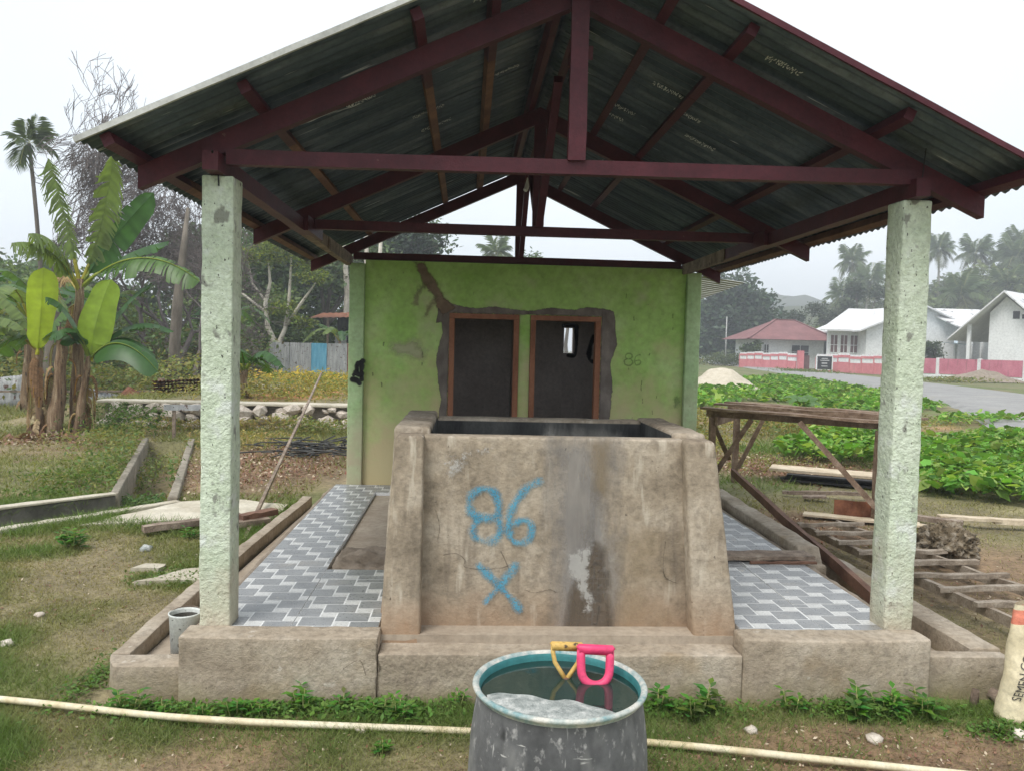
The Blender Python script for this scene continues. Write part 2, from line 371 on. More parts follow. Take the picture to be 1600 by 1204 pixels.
M['darkglass'] = surf('dark window glass', [(.3, (.03, .03, .035)), (.7, (.07, .06, .06))], 1, .25, 0, spec=.5)
M['curtain'] = surf('curtain brown', [(.3, (.10, .05, .05)), (.7, (.17, .09, .085))], 2, .8, 0)
M['bark'] = surf('grey bark', [(.3, (.09, .075, .06)), (.7, (.22, .19, .155))], 5, .95, .6, 20, stretch=(1, 1, .3))
M['palebark'] = surf('pale bark', [(.3, (.34, .31, .25)), (.7, (.58, .54, .46))], 3, .9, .3, 20, spots=[((.18, .15, .12), 7, .62, .08)])
M['twig'] = surf('dry grey twigs', [(.3, (.115, .095, .09)), (.7, (.21, .18, .17))], 2, .95, 0)
M['pseudo'] = surf('dry banana stem', [(.3, (.12, .07, .04)), (.5, (.30, .20, .12)), (.7, (.50, .39, .26))], 9, .85, 1., 40, stretch=(3, 3, .3), fine=.7, bdist=.03, spots=[((.05, .035, .025), 9, .62, .06, (2.5, 2.5, .5)), ((.55, .45, .31), 6, .62, .08, (2, 2, .4))])
M['greenstem'] = surf('green banana stalk', [(.3, (.30, .32, .10)), (.7, (.48, .46, .20))], 5, .6, .1, 30, stretch=(1, 1, .3))
M['leaf'] = leafmat('leaf', (1, 1, 1), .35, .6, .25, .18)
M['bananaleaf'] = leafmat('banana leaf', (1, 1, 1), .4, .4, .3, .45)
M['dryleaf'] = leafmat('dry leaf', (1, 1, 1), .15, .8, .3, .15)
M['farleaf'] = leafmat('far leaf', (1, 1, 1), .25, .6, .15, .2)
M['grassm'] = leafmat('grass', (1, 1, 1), .3, .6, .2, .2)
M['ground'] = surf('earth', [(.3, (.72, .72, .72)), (.7, (1.22, 1.2, 1.16))], 2.5, .95, .8, 26, fine=.75, vcol=True, bdist=.03)
M['hill'] = surf('hill', [(.3, (.05, .06, .03)), (.7, (.10, .11, .05))], .2, .95, 0)

# ------------------------------------------------------------------ ground
def in_quad(x, y, q):
    ok = np.ones_like(np.asarray(x, float), bool)
    for i in range(len(q)):
        (x0, y0), (x1, y1) = q[i], q[(i+1) % len(q)]
        ok &= ((x1-x0)*(y-y0)-(y1-y0)*(x-x0)) >= 0
    return ok
DITCH_A = [(-5.45, .95), (-2.92, 4.3), (-3.46, 4.38), (-6.05, 1.45)]
DITCH_B = [(-3.46, 4.32), (-2.95, 4.32), (-4.35, 9.2), (-4.95, 9.2)]
def gz(x, y):
    x = np.asarray(x, float); y = np.asarray(y, float)
    z = -.015+.05*(fbm(x, y, .9, 3)-.5)+.02*(fbm(x, y, 5, 5, 3)-.5)
    far = sstep(9, 40, np.hypot(x, y)); z = z+far*.12*(fbm(x, y, .08, 9)-.5)
    # raised bed behind the rubble wall
    bed = sstep(11.55, 11.75, y)*(1-sstep(-2.3, -1.9, x))*sstep(-9, -6.5, x)*(1-sstep(20, 26, y))
    z = z+.42*bed
    d = in_quad(x, y, DITCH_A) | in_quad(x, y, DITCH_B)
    z = np.where(d, -.42+.04*fbm(x, y, 4, 2), z)
    return z
def green(x, y):
    g = fbm(x, y, .75, 21, 4)+.06*sstep(1.4, 1.8, -x)
    g = sstep(.30, .56, g)
    g = np.maximum(g, .9*np.exp(-((y+.38)/.22)**2)*sstep(-1.9, -1.2, x)*(1-sstep(2.4, 2.9, x))*sstep(.25, .6, fbm(x, y, 1.6, 4)))
    right = sstep(2.5, 3.2, x)*(1-sstep(5, 6, y)); g = g*(1-.75*right)
    g = g*(1-.55*sstep(3.6, 5.5, y)*sstep(1.2, 1.8, -x))
    g = g*(1-.7*sstep(.6, .9, x)*(1-sstep(-.42, -.3, y))*sstep(.3, .5, fbm(x, y, 1.7, 44, 3)))
    return g
def soil(x, y):
    s = sstep(.58, .72, fbm(x, y, 1.1, 40, 4))*.6
    def blob(cx, cy, rx, ry, k=1.): return k*np.exp(-(((x-cx)/rx)**2+((y-cy)/ry)**2)**2)
    s = np.maximum(s, blob(-2.6, 7.2, 1.2, 2.4)); s = np.maximum(s, blob(4.6, 7.6, 1.5, 1.4)); s = np.maximum(s, blob(3.2, 3.6, .8, .9, .9))
    s = np.maximum(s, blob(4.2, 2.0, 1.3, 1.2, .75)); s = np.maximum(s, blob(1.0, -.75, 1.0, .22, .6)); s = np.maximum(s, blob(1.7, -.6, 1.1, .3, .85))
    return s
def ground_col(x, y):
    g = green(x, y)[:, None]; s = soil(x, y)[:, None]
    dry = np.array([.27, .225, .135]); gr = np.array([.15, .18, .06]); so = np.array([.25, .155, .10])
    t = fbm(x, y, 2.3, 60, 4)[:, None]
    c = dry*(1-g)+gr*g
    c = c*(1-s)+so*s
    c = c*(.75+.5*t)
    org = np.exp(-(((x+3.9)/1.1)**2+((y-15.5)/2.5)**2)**2)+np.exp(-(((x-8.6)/2.8)**2+((y-14.8)/1.1)**2)**2)
    org = np.clip(org*sstep(.35, .55, fbm(x, y, 1.5, 71)), 0, 1)[:, None]
    c = c*(1-org)+np.array([.48, .22, .09])*org
    far = sstep(14, 24, y)[:, None]; c = c*(1-.35*far)+np.array([.13, .15, .06])*.35*far
    return c
gx = np.concatenate([np.linspace(-260, -32, 22), np.linspace(-30, -9, 34), np.arange(-8.9, 8.9, .085), np.linspace(9, 30, 44), np.linspace(32, 340, 34)])
gy = np.concatenate([np.linspace(-60, -3.4, 12), np.arange(-3.2, 12.6, .085), np.linspace(12.8, 40, 52), np.linspace(42, 420, 42)])
GX, GY = np.meshgrid(gx, gy); X = GX.ravel(); Y = GY.ravel(); Z = gz(X, Y)
me = bpy.data.meshes.new('ground')
nx, ny = len(gx), len(gy)
idx = np.arange(nx*ny).reshape(ny, nx)
F = np.stack([idx[:-1, :-1], idx[:-1, 1:], idx[1:, 1:], idx[1:, :-1]], -1).reshape(-1, 4)
me.vertices.add(nx*ny); me.vertices.foreach_set('co', np.stack([X, Y, Z], 1).astype(np.float32).ravel())
me.loops.add(F.size); me.loops.foreach_set('vertex_index', F.astype(np.int32).ravel())
me.polygons.add(len(F)); me.polygons.foreach_set('loop_start', np.arange(0, F.size, 4, dtype=np.int32)); me.polygons.foreach_set('loop_total', np.full(len(F), 4, dtype=np.int32))
ca = me.color_attributes.new('Col', 'FLOAT_COLOR', 'POINT'); cc = np.ones((nx*ny, 4), np.float32); cc[:, :3] = ground_col(X, Y); ca.data.foreach_set('color', cc.ravel())
me.materials.append(M['ground']); me.update(); me.validate()
me.polygons.foreach_set('use_smooth', [True]*len(me.polygons))
ground = bpy.data.objects.new('ground', me); COL.objects.link(ground); tag(ground, kind='structure')

# road
def strip(name, pts, wd, zoff, mat, kind='structure', parent=None):
    V = []; F = []
    for i, (x, y) in enumerate(pts):
        d = Vector((pts[min(i+1, len(pts)-1)][0]-pts[max(i-1, 0)][0], pts[min(i+1, len(pts)-1)][1]-pts[max(i-1, 0)][1], 0)).normalized()
        nrm = Vector((d.y, -d.x, 0)); ww = wd[i] if hasattr(wd, '__len__') else wd
        for k in (-1.15, -.95, 0, .95, 1.15):
            p = Vector((x, y, 0))+nrm*ww*k/2
            V.append((p.x, p.y, zoff+.05*(1-abs(k)) if abs(k) < 1 else -.12))
    for i in range(len(pts)-1):
        for k in range(4): a = i*5+k; F.append((a, a+1, a+6, a+5))
    me = bpy.data.meshes.new(name); me.from_pydata(V, [], F); me.materials.append(mat)
    o = bpy.data.objects.new(name, me); COL.objects.link(o); tag(o, kind=kind); return o
def spline(P, n):
    out = []
    for i in range(len(P)-1):
        p0, p1, p2, p3 = P[max(i-1, 0)], P[i], P[i+1], P[min(i+2, len(P)-1)]
        for j in range(n):
            t = j/n
            out.append(tuple(.5*((2*b)+(-a+c)*t+(2*a-5*b+4*c-d)*t*t+(-a+3*b-3*c+d)*t**3) for a, b, c, d in zip(p0, p1, p2, p3)))
    return out+[tuple(P[-1])]
road = strip('road', spline([(9, 2), (14.5, 13), (20.3, 25.2), (24.6, 40), (28.4, 60), (35, 95), (46, 160), (60, 250)], 8), 5.2, .085, M['asphalt'])

# ------------------------------------------------------------------ raised floor with kerbs, gutters and tiles
FL = empty('concrete_platform', (.47, -.155, 0), 'raised concrete floor with grey tiles, kerb and side gutters under the shelter', 'platform')
b = MB(); b.box(-1.2, 2.19, -.01, 4.0, -.2, .262); b.build('floor_slab', M['screed'], FL)
def crackwave(seed): return lambda q: (q.x, q.y+.006*mn.noise(Vector((q.x*2, q.z*3, seed))), q.z+.006*mn.noise(Vector((q.x*2.2, q.y*3, seed+5))))
for nm, x0, x1, y1, z1, sd_ in (('front_kerb', -1.245, -.372, .0, .296, 1), ('front_kerb', 1.298, 2.19, .0, .296, 2), ('tank_plinth', -.368, 1.294, .14, .222, 3)):
    b = MB(); b.rbox((x0, -.155, -.2), (x1, y1, z1), (.006 if sd_ != 2 else .012), .04, .005, sd_, crackwave(sd_), 8.); b.build(nm, M['kerb'], FL, True)
def gutter_wall(lo, hi, sd_, fn=None):
    b = MB(); b.rbox(lo, hi, .005, .05, .006, sd_, fn or crackwave(sd_)); b.build('gutter_wall', M['kerb'], FL, True)
gutter_wall((-1.615, .032, -.2), (-1.53, 3.95, .155), 4, lambda q: (q.x+.10*(q.y/3.95)**2+.006*mn.noise(Vector((q.y*2, q.z, 3))), q.y, q.z+.008*mn.noise(Vector((q.y*2.4, 0, 7)))))
gutter_wall((-1.615, -.112, -.2), (-1.25, .03, .152), 5, lambda q: (q.x+(.07*max(0, (-1.50-q.x)/.115)*max(0, -q.y+.0)/.11), q.y+.004*mn.noise(q*4), q.z+.005*mn.noise(q*5)))
gutter_wall((2.47, .0, -.2), (2.625, 3.4, .2), 6)
gutter_wall((2.196, -.085, -.2), (2.625, -.003, .195), 7)
b = MB()
b.quad((-1.53, .0, .075), (-1.29, .0, .085), (-1.29, 3.95, .085), (-1.42, 3.95, .075)); b.quad((-1.29, .0, .085), (-1.2, .0, .264), (-1.2, 3.95, .264), (-1.29, 3.95, .085))
b.build('gutter_floor', M['screed'], FL); b = MB()
b.quad((2.19, 0, .262), (2.27, 0, .115), (2.27, 3.4, .115), (2.19, 3.4, .262)); b.quad((2.27, 0, .115), (2.47, 0, .09), (2.47, 3.4, .09), (2.27, 3.4, .115))
b.build('gutter_floor', M['screed'], FL)
# thin mortar fillet along the tile edge
b = MB(); b.rbox((-1.235, .02, .24), (-1.203, 3.9, .284), .01, .05, .008, 9); b.build('mortar_edge', M['mortar'], FL, True)
b = MB(); b.rbox((2.155, .02, .24), (2.2, 3.9, .283), .012, .05, .01, 10); b.build('mortar_edge', M['mortar'], FL, True)
# broken raised kerb on the right-hand side
b = MB(); b.rbox((2.215, 1.35, .1), (2.37, 3.7, .335), .015, .06, .008, 11, lambda q: (q.x+.05*(q.y-1.35)/2.2, q.y, q.z-(.10 if q.y < 1.45 else 0)+.012*mn.noise(Vector((q.y*4, 0, 3)))))
b.build('side_kerb', M['kerb'], FL, True)
# printed floor tiles: each real tile carries a cut of one continuous block print
PA, PC, PB, PD = .163, .077, .128, .064
def clip(r, q):
    x0, y0, x1, y1 = max(r[0], q[0]), max(r[1], q[1]), min(r[2], q[2]), min(r[3], q[3])
    return (x0, y0, x1, y1) if x1-x0 > .003 and y1-y0 > .003 else None
def tile(x0, y0, x1, y1, zt):
    g = .0018; q = (x0+g, y0+g, x1-g, y1-g); b = MB()
    zz = zt+rnd.uniform(-.0012, .0012); tx, ty = rnd.uniform(-.002, .002), rnd.uniform(-.002, .002)
    b.box(q[0], q[2], q[1], q[3], zt-.028, zz, 0)
    ox, oy = -1.2+.03, .02
    for i in range(-40, 60):
        for j in range(-30, 60):
            bx_, by_ = ox+i*PA-j*PC, oy+i*PD+j*PB
            if bx_ > x1+.1 or bx_ < x0-.3 or by_ > y1+.1 or by_ < y0-.3: continue
            for k, rr in ((1, (bx_, by_, bx_+PA, by_+PB)), (2, (bx_+PA, by_, bx_+PA+PC, by_+PD))):
                e = .0042; c = clip((rr[0]+e, rr[1]+e, rr[2]-e, rr[3]-e), (q[0]+.001, q[1]+.001, q[2]-.001, q[3]-.001))
                if c: b.quad((c[0], c[1], zz+.0008), (c[2], c[1], zz+.0008), (c[2], c[3], zz+.0008), (c[0], c[3], zz+.0008), m=k)
    o = b.build('tile', [M['tileline'], M['tiledark'], M['tilelight']], FL); return o
TZ = .291
for k in range(10):
    y0 = .005+k*.388; y1 = y0+.388
    tile(-1.2, y0, -.79, y1, TZ)
    if k < 3 or k == 9: tile(-.79, y0, -.385, y1 if k != 2 else y0+.2, TZ)
    if k >= 9:
        for x0 in (-.385, .02, .42, .82): tile(x0, y0, x0+.4, y1, TZ)
    tile(1.745, y0, 2.15, y1, TZ)
    tile(1.335, y0, 1.745, y1, TZ)
    if k > 3: tile(.95, y0, 1.335, y1, TZ)
# heap of mortar in the untiled bay
b = MB(); b.rbox((-.77, 1.0, .25), (-.38, 1.55, .30), .03, .025, .03, 21, lambda q: (q.x, q.y, .26+max(0, (q.z-.26))*(.35+.9*max(0, 1-abs(q.y-1.22)/.4)+.5*mn.noise(Vector((q.x*14, q.y*14, 1)))), ), 9.)
tag(b.build('mortar_heap', M['mortar'], None, True), 'low heap of grey mortar in the untiled floor bay beside the tank', 'mortar heap')

# ------------------------------------------------------------------ decals
def seg_d(px, py, a, b_):
    ax_, ay_ = a; bx_, by_ = b_; dx, dy = bx_-ax_, by_-ay_; L = dx*dx+dy*dy+1e-12
    t = np.clip(((px-ax_)*dx+(py-ay_)*dy)/L, 0, 1)
    return np.hypot(px-ax_-t*dx, py-ay_-t*dy)
def decal(name, y, mat, parent, poly=None, stroke=None, wd=.02, soft=.02, step=.008):
    P = np.array(poly if poly is not None else stroke); mg = wd*1.6 if stroke is not None else soft
    if stroke is not None: P = np.array(spline([tuple(p) for p in stroke], 6)) if len(stroke) > 2 else P
    x0, z0 = P.min(0)-mg; x1, z1 = P.max(0)+mg
    xs = np.arange(x0, x1+step, step); zs = np.arange(z0, z1+step, step); A, B = np.meshgrid(xs, zs)
    d = np.full(A.shape, 9.)
    n = len(P)
    for i in range(n if poly is not None else n-1): d = np.minimum(d, seg_d(A, B, P[i], P[(i+1) % n]))
    if poly is not None:
        ins = np.zeros(A.shape, bool)
        for i in range(n):
            (xa, za), (xb, zb) = P[i], P[(i+1) % n]
            c = ((za > B) != (zb > B)); xi = (xb-xa)*(B-za)/(zb-za+1e-12)+xa; ins ^= c & (A < xi)
        sd_ = np.where(ins, d, -d); a = .5+sd_/(2*soft)
    else:
        i_ = np.argmin(np.stack([np.hypot(A-q[0], B-q[1]) for q in P]), 0)
        wv_ = wd*(.62+.75*vn(i_*.23+P[0, 0]*50, i_*0.+3, 4))
        a = .5+(wv_/2-d)/(wv_)
    a = np.clip(a, 0, 1)
    keep = (a[:-1, :-1]+a[1:, :-1]+a[:-1, 1:]+a[1:, 1:]) > 0
    id_ = np.arange(A.size).reshape(A.shape)
    Fc = np.stack([id_[:-1, :-1], id_[:-1, 1:], id_[1:, 1:], id_[1:, :-1]], -1)[keep]
    used = np.unique(Fc); re = -np.ones(A.size, int); re[used] = np.arange(len(used))
    off = wloc(parent)
    V = np.stack([A.ravel()[used]-off.x, np.full(len(used), y-off.y), B.ravel()[used]-off.z], 1)
    me = bpy.data.meshes.new(name); me.from_pydata(V.tolist(), [], re[Fc].tolist())
    at = me.attributes.new('a', 'FLOAT', 'POINT'); at.data.foreach_set('value', a.ravel()[used].astype(np.float32))
    me.materials.append(mat); o = bpy.data.objects.new(name, me); COL.objects.link(o); o.parent = parent; return o
D = {}
D['blue'] = decalmat('blue brush paint', [(.3, (.06, .27, .42)), (.7, (.12, .40, .55))], 8, .75, .55, 70, .85, 0, .5, .35)
D['greyrender'] = decalmat('grey cement smear', [(.3, (.20, .19, .185)), (.5, (.30, .285, .275)), (.7, (.41, .39, .37))], 5, .9, .8, 7, .55, .3, .5, .4, (1.6, 1, .3))
D['lime'] = decalmat('white lime drip', [(.3, (.50, .48, .45)), (.7, (.66, .64, .60))], 12, .9, 1.1, 30, .6, .1, .7, .18)
D['damp'] = decalmat('damp stain', [(.3, (.10, .078, .055)), (.7, (.17, .13, .095))], 5, .8, .35, 12, .75, 0, .5, .3, (1, 1, .5))
D['ochre'] = decalmat('ochre stain', [(.3, (.33, .24, .14)), (.7, (.40, .31, .19))], 5, .9, .8, 6, .38, 0, .65, .4)
D['crack'] = decalmat('crack', [(.3, (.05, .04, .03)), (.7, (.09, .07, .05))], 20, .9, .8, 40, .55, 0, .6, .2)
D['patch'] = decalmat('dark cement patch', [(.3, (.105, .085, .075)), (.5, (.17, .145, .13)), (.72, (.27, .235, .21))], 7, .9, .45, 22, 1, .5, .5, .1, (1, 1, .6))
D['mud'] = decalmat('brown cement smear', [(.3, (.16, .105, .07)), (.7, (.29, .21, .15))], 8, .9, .75, 12, .85, .4, .55, .2)
D['mud2'] = decalmat('thin cement smear', [(.3, (.20, .16, .10)), (.7, (.30, .25, .17))], 8, .9, .9, 22, .55, 0, .62, .3)
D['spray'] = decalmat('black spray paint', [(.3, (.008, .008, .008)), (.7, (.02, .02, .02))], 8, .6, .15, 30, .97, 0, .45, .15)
D['faint'] = decalmat('faint pencil', [(.3, (.10, .16, .06)), (.7, (.14, .2, .09))], 8, .8, .9, 60, .38, 0, .5, .25)
D['blotch'] = decalmat('rubbed paint', [(.3, (.44, .44, .27)), (.7, (.54, .52, .36))], 6, .8, .6, 9, .7, 0, .6, .3)

# ------------------------------------------------------------------ water tank
TK = empty('water_tank', (.47, .13, .222), 'square concrete water tank painted with blue 86 and X', 'water tank')
def tape(top_x, bot_x, z0=.2, z1=1.19):     # slides points so that the outer face leans
    return lambda q: (q.x, q.y, q.z)
b = MB(); b.rbox((-.23, .12, .19), (1.13, .235, 1.180), .012, .06, .0012, 31); b.build('front_wall', M['concrete'], TK, True)
b = MB(); b.rbox((-.165, .96, .25), (1.03, 1.1, 1.195), .02, .07, .004, 32); b.build('back_wall', M['concrete'], TK, True)
def lean(side):
    def f(q):
        t = (1.2-q.z)/.98
        if side < 0: return (q.x-(.055*t if q.x < -.28 else .0), q.y, q.z)
        return (q.x+(.13*t if q.x > 1.12 else 0.0), q.y, q.z)
    return f
b = MB(); b.rbox((-.345, .205, .25), (-.168, 1.2, 1.215), .02, .06, .006, 33, lean(-1)); b.build('side_wall', M['concrete'], TK, True)
b = MB(); b.rbox((1.035, .205, .25), (1.195, 1.12, 1.205), .02, .06, .006, 34, lean(1)); b.build('side_wall', M['concrete'], TK, True)
def butt(side):
    def f(q):
        t = (1.19-q.z)/.97
        y = q.y-(.055*t if q.y < .1 else 0)
        if side < 0: return (q.x-(.055*t if q.x < -.26 else 0), y, q.z)
        return (q.x+(.13 if q.x > 1.12 else .06)*t, y, q.z)
    return f
b = MB(); b.rbox((-.325, .045, .2), (-.192, .204, 1.186), .014, .05, .003, 35, butt(-1)); b.build('corner_buttress', M['concrete'], TK, True)
b = MB(); b.rbox((1.047, .045, .2), (1.195, .204, 1.184), .02, .05, .004, 36, butt(1)); b.build('corner_buttress', M['concrete'], TK, True)
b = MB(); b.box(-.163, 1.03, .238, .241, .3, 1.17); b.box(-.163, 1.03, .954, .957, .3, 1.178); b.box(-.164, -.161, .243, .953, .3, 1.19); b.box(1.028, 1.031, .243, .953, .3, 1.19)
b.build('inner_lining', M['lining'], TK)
b = MB(); b.quad((-.16, .243, .8), (1.027, .243, .8), (1.027, .953, .8), (-.16, .953, .8)); m_, n_, b_ = nodes('tank water'); b_.inputs['Base Color'].default_value = (.015, .025, .02, 1); b_.inputs['Roughness'].default_value = .05; b.build('water', m_, TK)
yd = .1155
decal('cement_smear', yd, D['greyrender'], TK, poly=[(.402, 1.168), (.717, 1.173), (.715, 1.033), (.696, .892), (.719, .728), (.755, .705), (.742, .563), (.728, .444), (.734, .23), (.463, .229), (.451, .678), (.426, .818), (.43, .994)], soft=.085, step=.015)
decal('rust_stain', yd-.001, D['ochre'], TK, poly=[(.74, .75), (.98, .72), (.96, .3), (.75, .26)], soft=.12, step=.02)
decal('ochre_streak', yd-.001, D['ochre'], TK, poly=[(.60, 1.16), (.69, 1.16), (.69, .9), (.62, .93)], soft=.03, step=.015)
decal('damp_stain', yd-.001, D['damp'], TK, poly=[(.60, .60), (.644, .668), (.692, .633), (.708, .491), (.735, .22), (.50, .22), (.53, .42)], soft=.035, step=.012)
decal('lime_drip', yd-.002, D['lime'], TK, poly=[(.50, .62), (.546, .652), (.621, .656), (.627, .467), (.642, .349), (.613, .303), (.59, .372), (.549, .474), (.50, .5)], soft=.035, step=.008)
decal('rubbed_mark', yd-.001, D['lime'], TK, poly=[(-.1, 1.05), (.0, 1.12), (.12, 1.12), (.02, 1.07), (-.06, .98)], soft=.05, step=.012)
for st in ([(-.093, .607), (-.03, .614), (.011, .585), (.012, .55), (.093, .539), (.186, .546), (.221, .558)], [(.986, .684), (.978, .589), (.986, .518), (1.023, .488), (1.045, .483)], [(.305, .441), (.352, .427), (.422, .442), (.457, .43)], [(-.132, .822), (-.113, .741), (-.123, .671)], [(.184, .628), (.208, .581), (.227, .534)]):
    decal('crack', yd-.002, D['crack'], TK, stroke=st, wd=.0045, step=.0018)
for nm, st, wd in (('painted_eight', [(.047, .802), (.026, .848), (.039, .9), (.084, .928), (.137, .919), (.164, .873), (.168, .815), (.145, .791), (.088, .79), (.047, .802)], .026),
                   ('painted_eight', [(.065, .778), (.048, .737), (.061, .697), (.108, .676), (.154, .686), (.176, .721), (.171, .791)], .026),
                   ('painted_six', [(.361, .971), (.31, .945), (.259, .886), (.226, .816), (.218, .745), (.235, .687), (.276, .67), (.316, .688), (.33, .729), (.32, .77), (.285, .781), (.239, .763)], .024),
                   ('painted_cross', [(.081, .556), (.141, .498), (.212, .428), (.275, .352)], .027), ('painted_cross', [(.255, .558), (.199, .481), (.154, .428), (.114, .38)], .026)):
    yd -= .0006; decal(nm, yd-.003, D['blue'], TK, stroke=st, wd=wd*1.12, step=.004)
# crack in the front kerb
decal('crack', -.1625, D['crack'], FL, stroke=[(-.374, .27), (-.371, .2), (-.36, .16), (-.372, .1), (-.366, 0)], wd=.012, step=.003)
decal('crack', -.1625, D['crack'], FL, stroke=[(-.52, .16), (-.45, .2), (-.42, .13)], wd=.003, step=.0015)

# ------------------------------------------------------------------ green toilet building
BD = empty('toilet_building', (.55, 4.0, .262), 'green washroom block with two doorways patched in dark cement', 'building')
def cellwall(b, xs, zs, solid, y0, y1):
    nx_, nz_ = len(xs)-1, len(zs)-1
    S_ = lambda i, k: 0 <= i < nx_ and 0 <= k < nz_ and solid(i, k)
    for i in range(nx_):
        for k in range(nz_):
            if not S_(i, k): continue
            x0, x1, z0, z1 = xs[i], xs[i+1], zs[k], zs[k+1]
            b.quad((x0, y0, z0), (x1, y0, z0), (x1, y0, z1), (x0, y0, z1)); b.quad((x1, y1, z0), (x0, y1, z0), (x0, y1, z1), (x1, y1, z1))
            if not S_(i-1, k): b.quad((x0, y1, z0), (x0, y0, z0), (x0, y0, z1), (x0, y1, z1))
            if not S_(i+1, k): b.quad((x1, y0, z0), (x1, y1, z0), (x1, y1, z1), (x1, y0, z1))
            if not S_(i, k-1): b.quad((x0, y1, z0), (x1, y1, z0), (x1, y0, z0), (x0, y0, z0))
            if not S_(i, k+1): b.quad((x0, y0, z1), (x1, y0, z1), (x1, y1, z1), (x0, y1, z1))
b = MB(); cellwall(b, [-.97, -.175, .494, .597, 1.28, 2.09], [.262, 1.92, 2.395], lambda i, k: k == 1 or i not in (1, 3), 4.0, 4.12); b.build('front_wall', M['greenwall'], BD)
for x0, x1, sd_ in ((-1.112, -.972, 41), (2.092, 2.228, 42)):
    b = MB(); b.rbox((x0, 3.95, .2), (x1, 4.14, 2.36), .008, .08, .004, sd_); b.build('pilaster', M['greentrim'], BD, True)
b = MB(); b.box(-1.05, -.93, 4.142, 5.6, .1, 2.2); b.build('side_wall', M['greenwall'], BD)
b = MB(); b.box(2.07, 2.19, 4.142, 5.6, .1, 2.2); b.build('side_wall', M['greenwall'], BD)
b = MB(); cellwall(b, [-1.05, 1.115, 1.225, 2.19], [.1, 1.555, 1.845, 2.2], lambda i, k: not (i == 1 and k == 1), 5.602, 5.72); b.build('back_wall', M['insidewall'], BD)
b = MB(); b.box(.505, .585, 4.122, 5.6, .262, 2.19); b.build('partition_wall', M['insidewall'], BD)
b = MB(); b.box(-.928, .503, 5.585, 5.599, .27, 2.19); b.box(.587, 1.10, 5.585, 5.599, .27, 2.19); b.box(1.24, 2.068, 5.585, 5.599, .27, 2.19); b.box(-.928, -.92, 4.125, 5.58, .27, 2.19); b.box(2.06, 2.068, 4.125, 5.58, .27, 2.19); b.build('inner_render', M['insidewall'], BD)
b = MB(); b.rbox((-1.06, 4.13, 2.2), (2.2, 5.8, 2.28), .01, .3, .003, 43); b.build('roof_slab', M['darkcrete'], BD)
b = MB(); b.box(-.92, 2.06, 4.12, 5.58, .18, .266); b.build('inner_floor', M['screed'], BD)
b = MB()
for i in range(24):
    t0 = i/24*1.5; b.quad((2.24, 4.2+t0, 2.36-.05*t0+(.012 if i % 2 else 0)), (2.75, 4.2+t0, 2.30-.05*t0+(.012 if i % 2 else 0)), (2.75, 4.2625+t0, 2.30-.05*t0+(0 if i % 2 else .012)), (2.24, 4.2625+t0, 2.36-.05*t0+(0 if i % 2 else .012)))
b.build('side_canopy', M['trimpale'], BD)
for x0, x1 in ((-.172, .491), (.600, 1.277)):
    b = MB(); b.box(x0, x0+.05, 3.985, 4.09, .264, 1.868); fr = b.build('door_jamb', M['doorwood'], BD)
    b = MB(); b.box(x1-.05, x1, 3.985, 4.09, .264, 1.868); b.build('door_jamb', M['doorwood'], BD)
    b = MB(); b.box(x0, x1, 3.983, 4.092, 1.87, 1.917); b.build('door_head', M['doorwood'], BD)
decal('cement_patch', 3.993, D['patch'], BD, poly=[(-.175, .5), (-.18, 1.0), (-.17, 1.92), (.49, 1.92), (.62, 1.925), (.63, 1.95), (.443, 1.965), (.251, 1.99), (.088, 1.965), (-.035, 1.98), (-.144, 2.0), (-.24, 2.05), (-.28, 1.95), (-.30, 1.82), (-.25, 1.83), (-.234, 1.729), (-.259, 1.647), (-.29, 1.51), (-.272, 1.292), (-.235, 1.101), (-.258, .936), (-.25, .5)], soft=.022, step=.014)
decal('cement_patch', 3.992, D['patch'], BD, poly=[(.573, 1.925), (.573, 1.95), (.79, 1.99), (1.009, 1.975), (1.14, 2.006), (1.294, 1.995), (1.40, 1.975), (1.422, 1.774), (1.437, 1.665), (1.376, 1.466), (1.404, 1.269), (1.382, .916), (1.37, .4), (1.282, .4), (1.282, 1.922)], soft=.022, step=.014)
decal('cement_smear', 3.9915, D['mud'], BD, poly=[(-.52, 2.39), (-.42, 2.39), (-.37, 2.30), (-.31, 2.22), (-.23, 2.07), (-.12, 1.97), (-.24, 1.88), (-.30, 1.98), (-.34, 2.09), (-.44, 2.19), (-.47, 2.3)], soft=.03, step=.012)
for st in ([(-.36, 2.2), (-.46, 2.12), (-.50, 2.0)], [(-.30, 2.06), (-.36, 1.97), (-.39, 1.9)]):
    gm = globals().get('gm', 3.9908)-.0004; decal('cement_smear', gm, D['mud2'], BD, stroke=st, wd=.045, step=.008)
decal('rubbed_patch', 3.9935, D['blotch'], BD, poly=[(-.72, 1.62), (-.50, 1.66), (-.38, 1.55), (-.42, 1.45), (-.6, 1.5), (-.74, 1.54)], soft=.07, step=.02)
for st in ([(-.975, 1.445), (-1.027, 1.411), (-1.03, 1.347), (-1.058, 1.314)], [(-1.017, 1.422), (-.985, 1.413), (-.984, 1.348), (-.982, 1.273)], [(-1.068, 1.271), (-1.025, 1.262), (-1.003, 1.236)], [(-1.037, 1.336), (-1.005, 1.316), (-.985, 1.327)]):
    gq = globals().get('gq', 3.943)-.0005; decal('graffiti', gq, D['spray'], BD, stroke=st, wd=.036, step=.006)
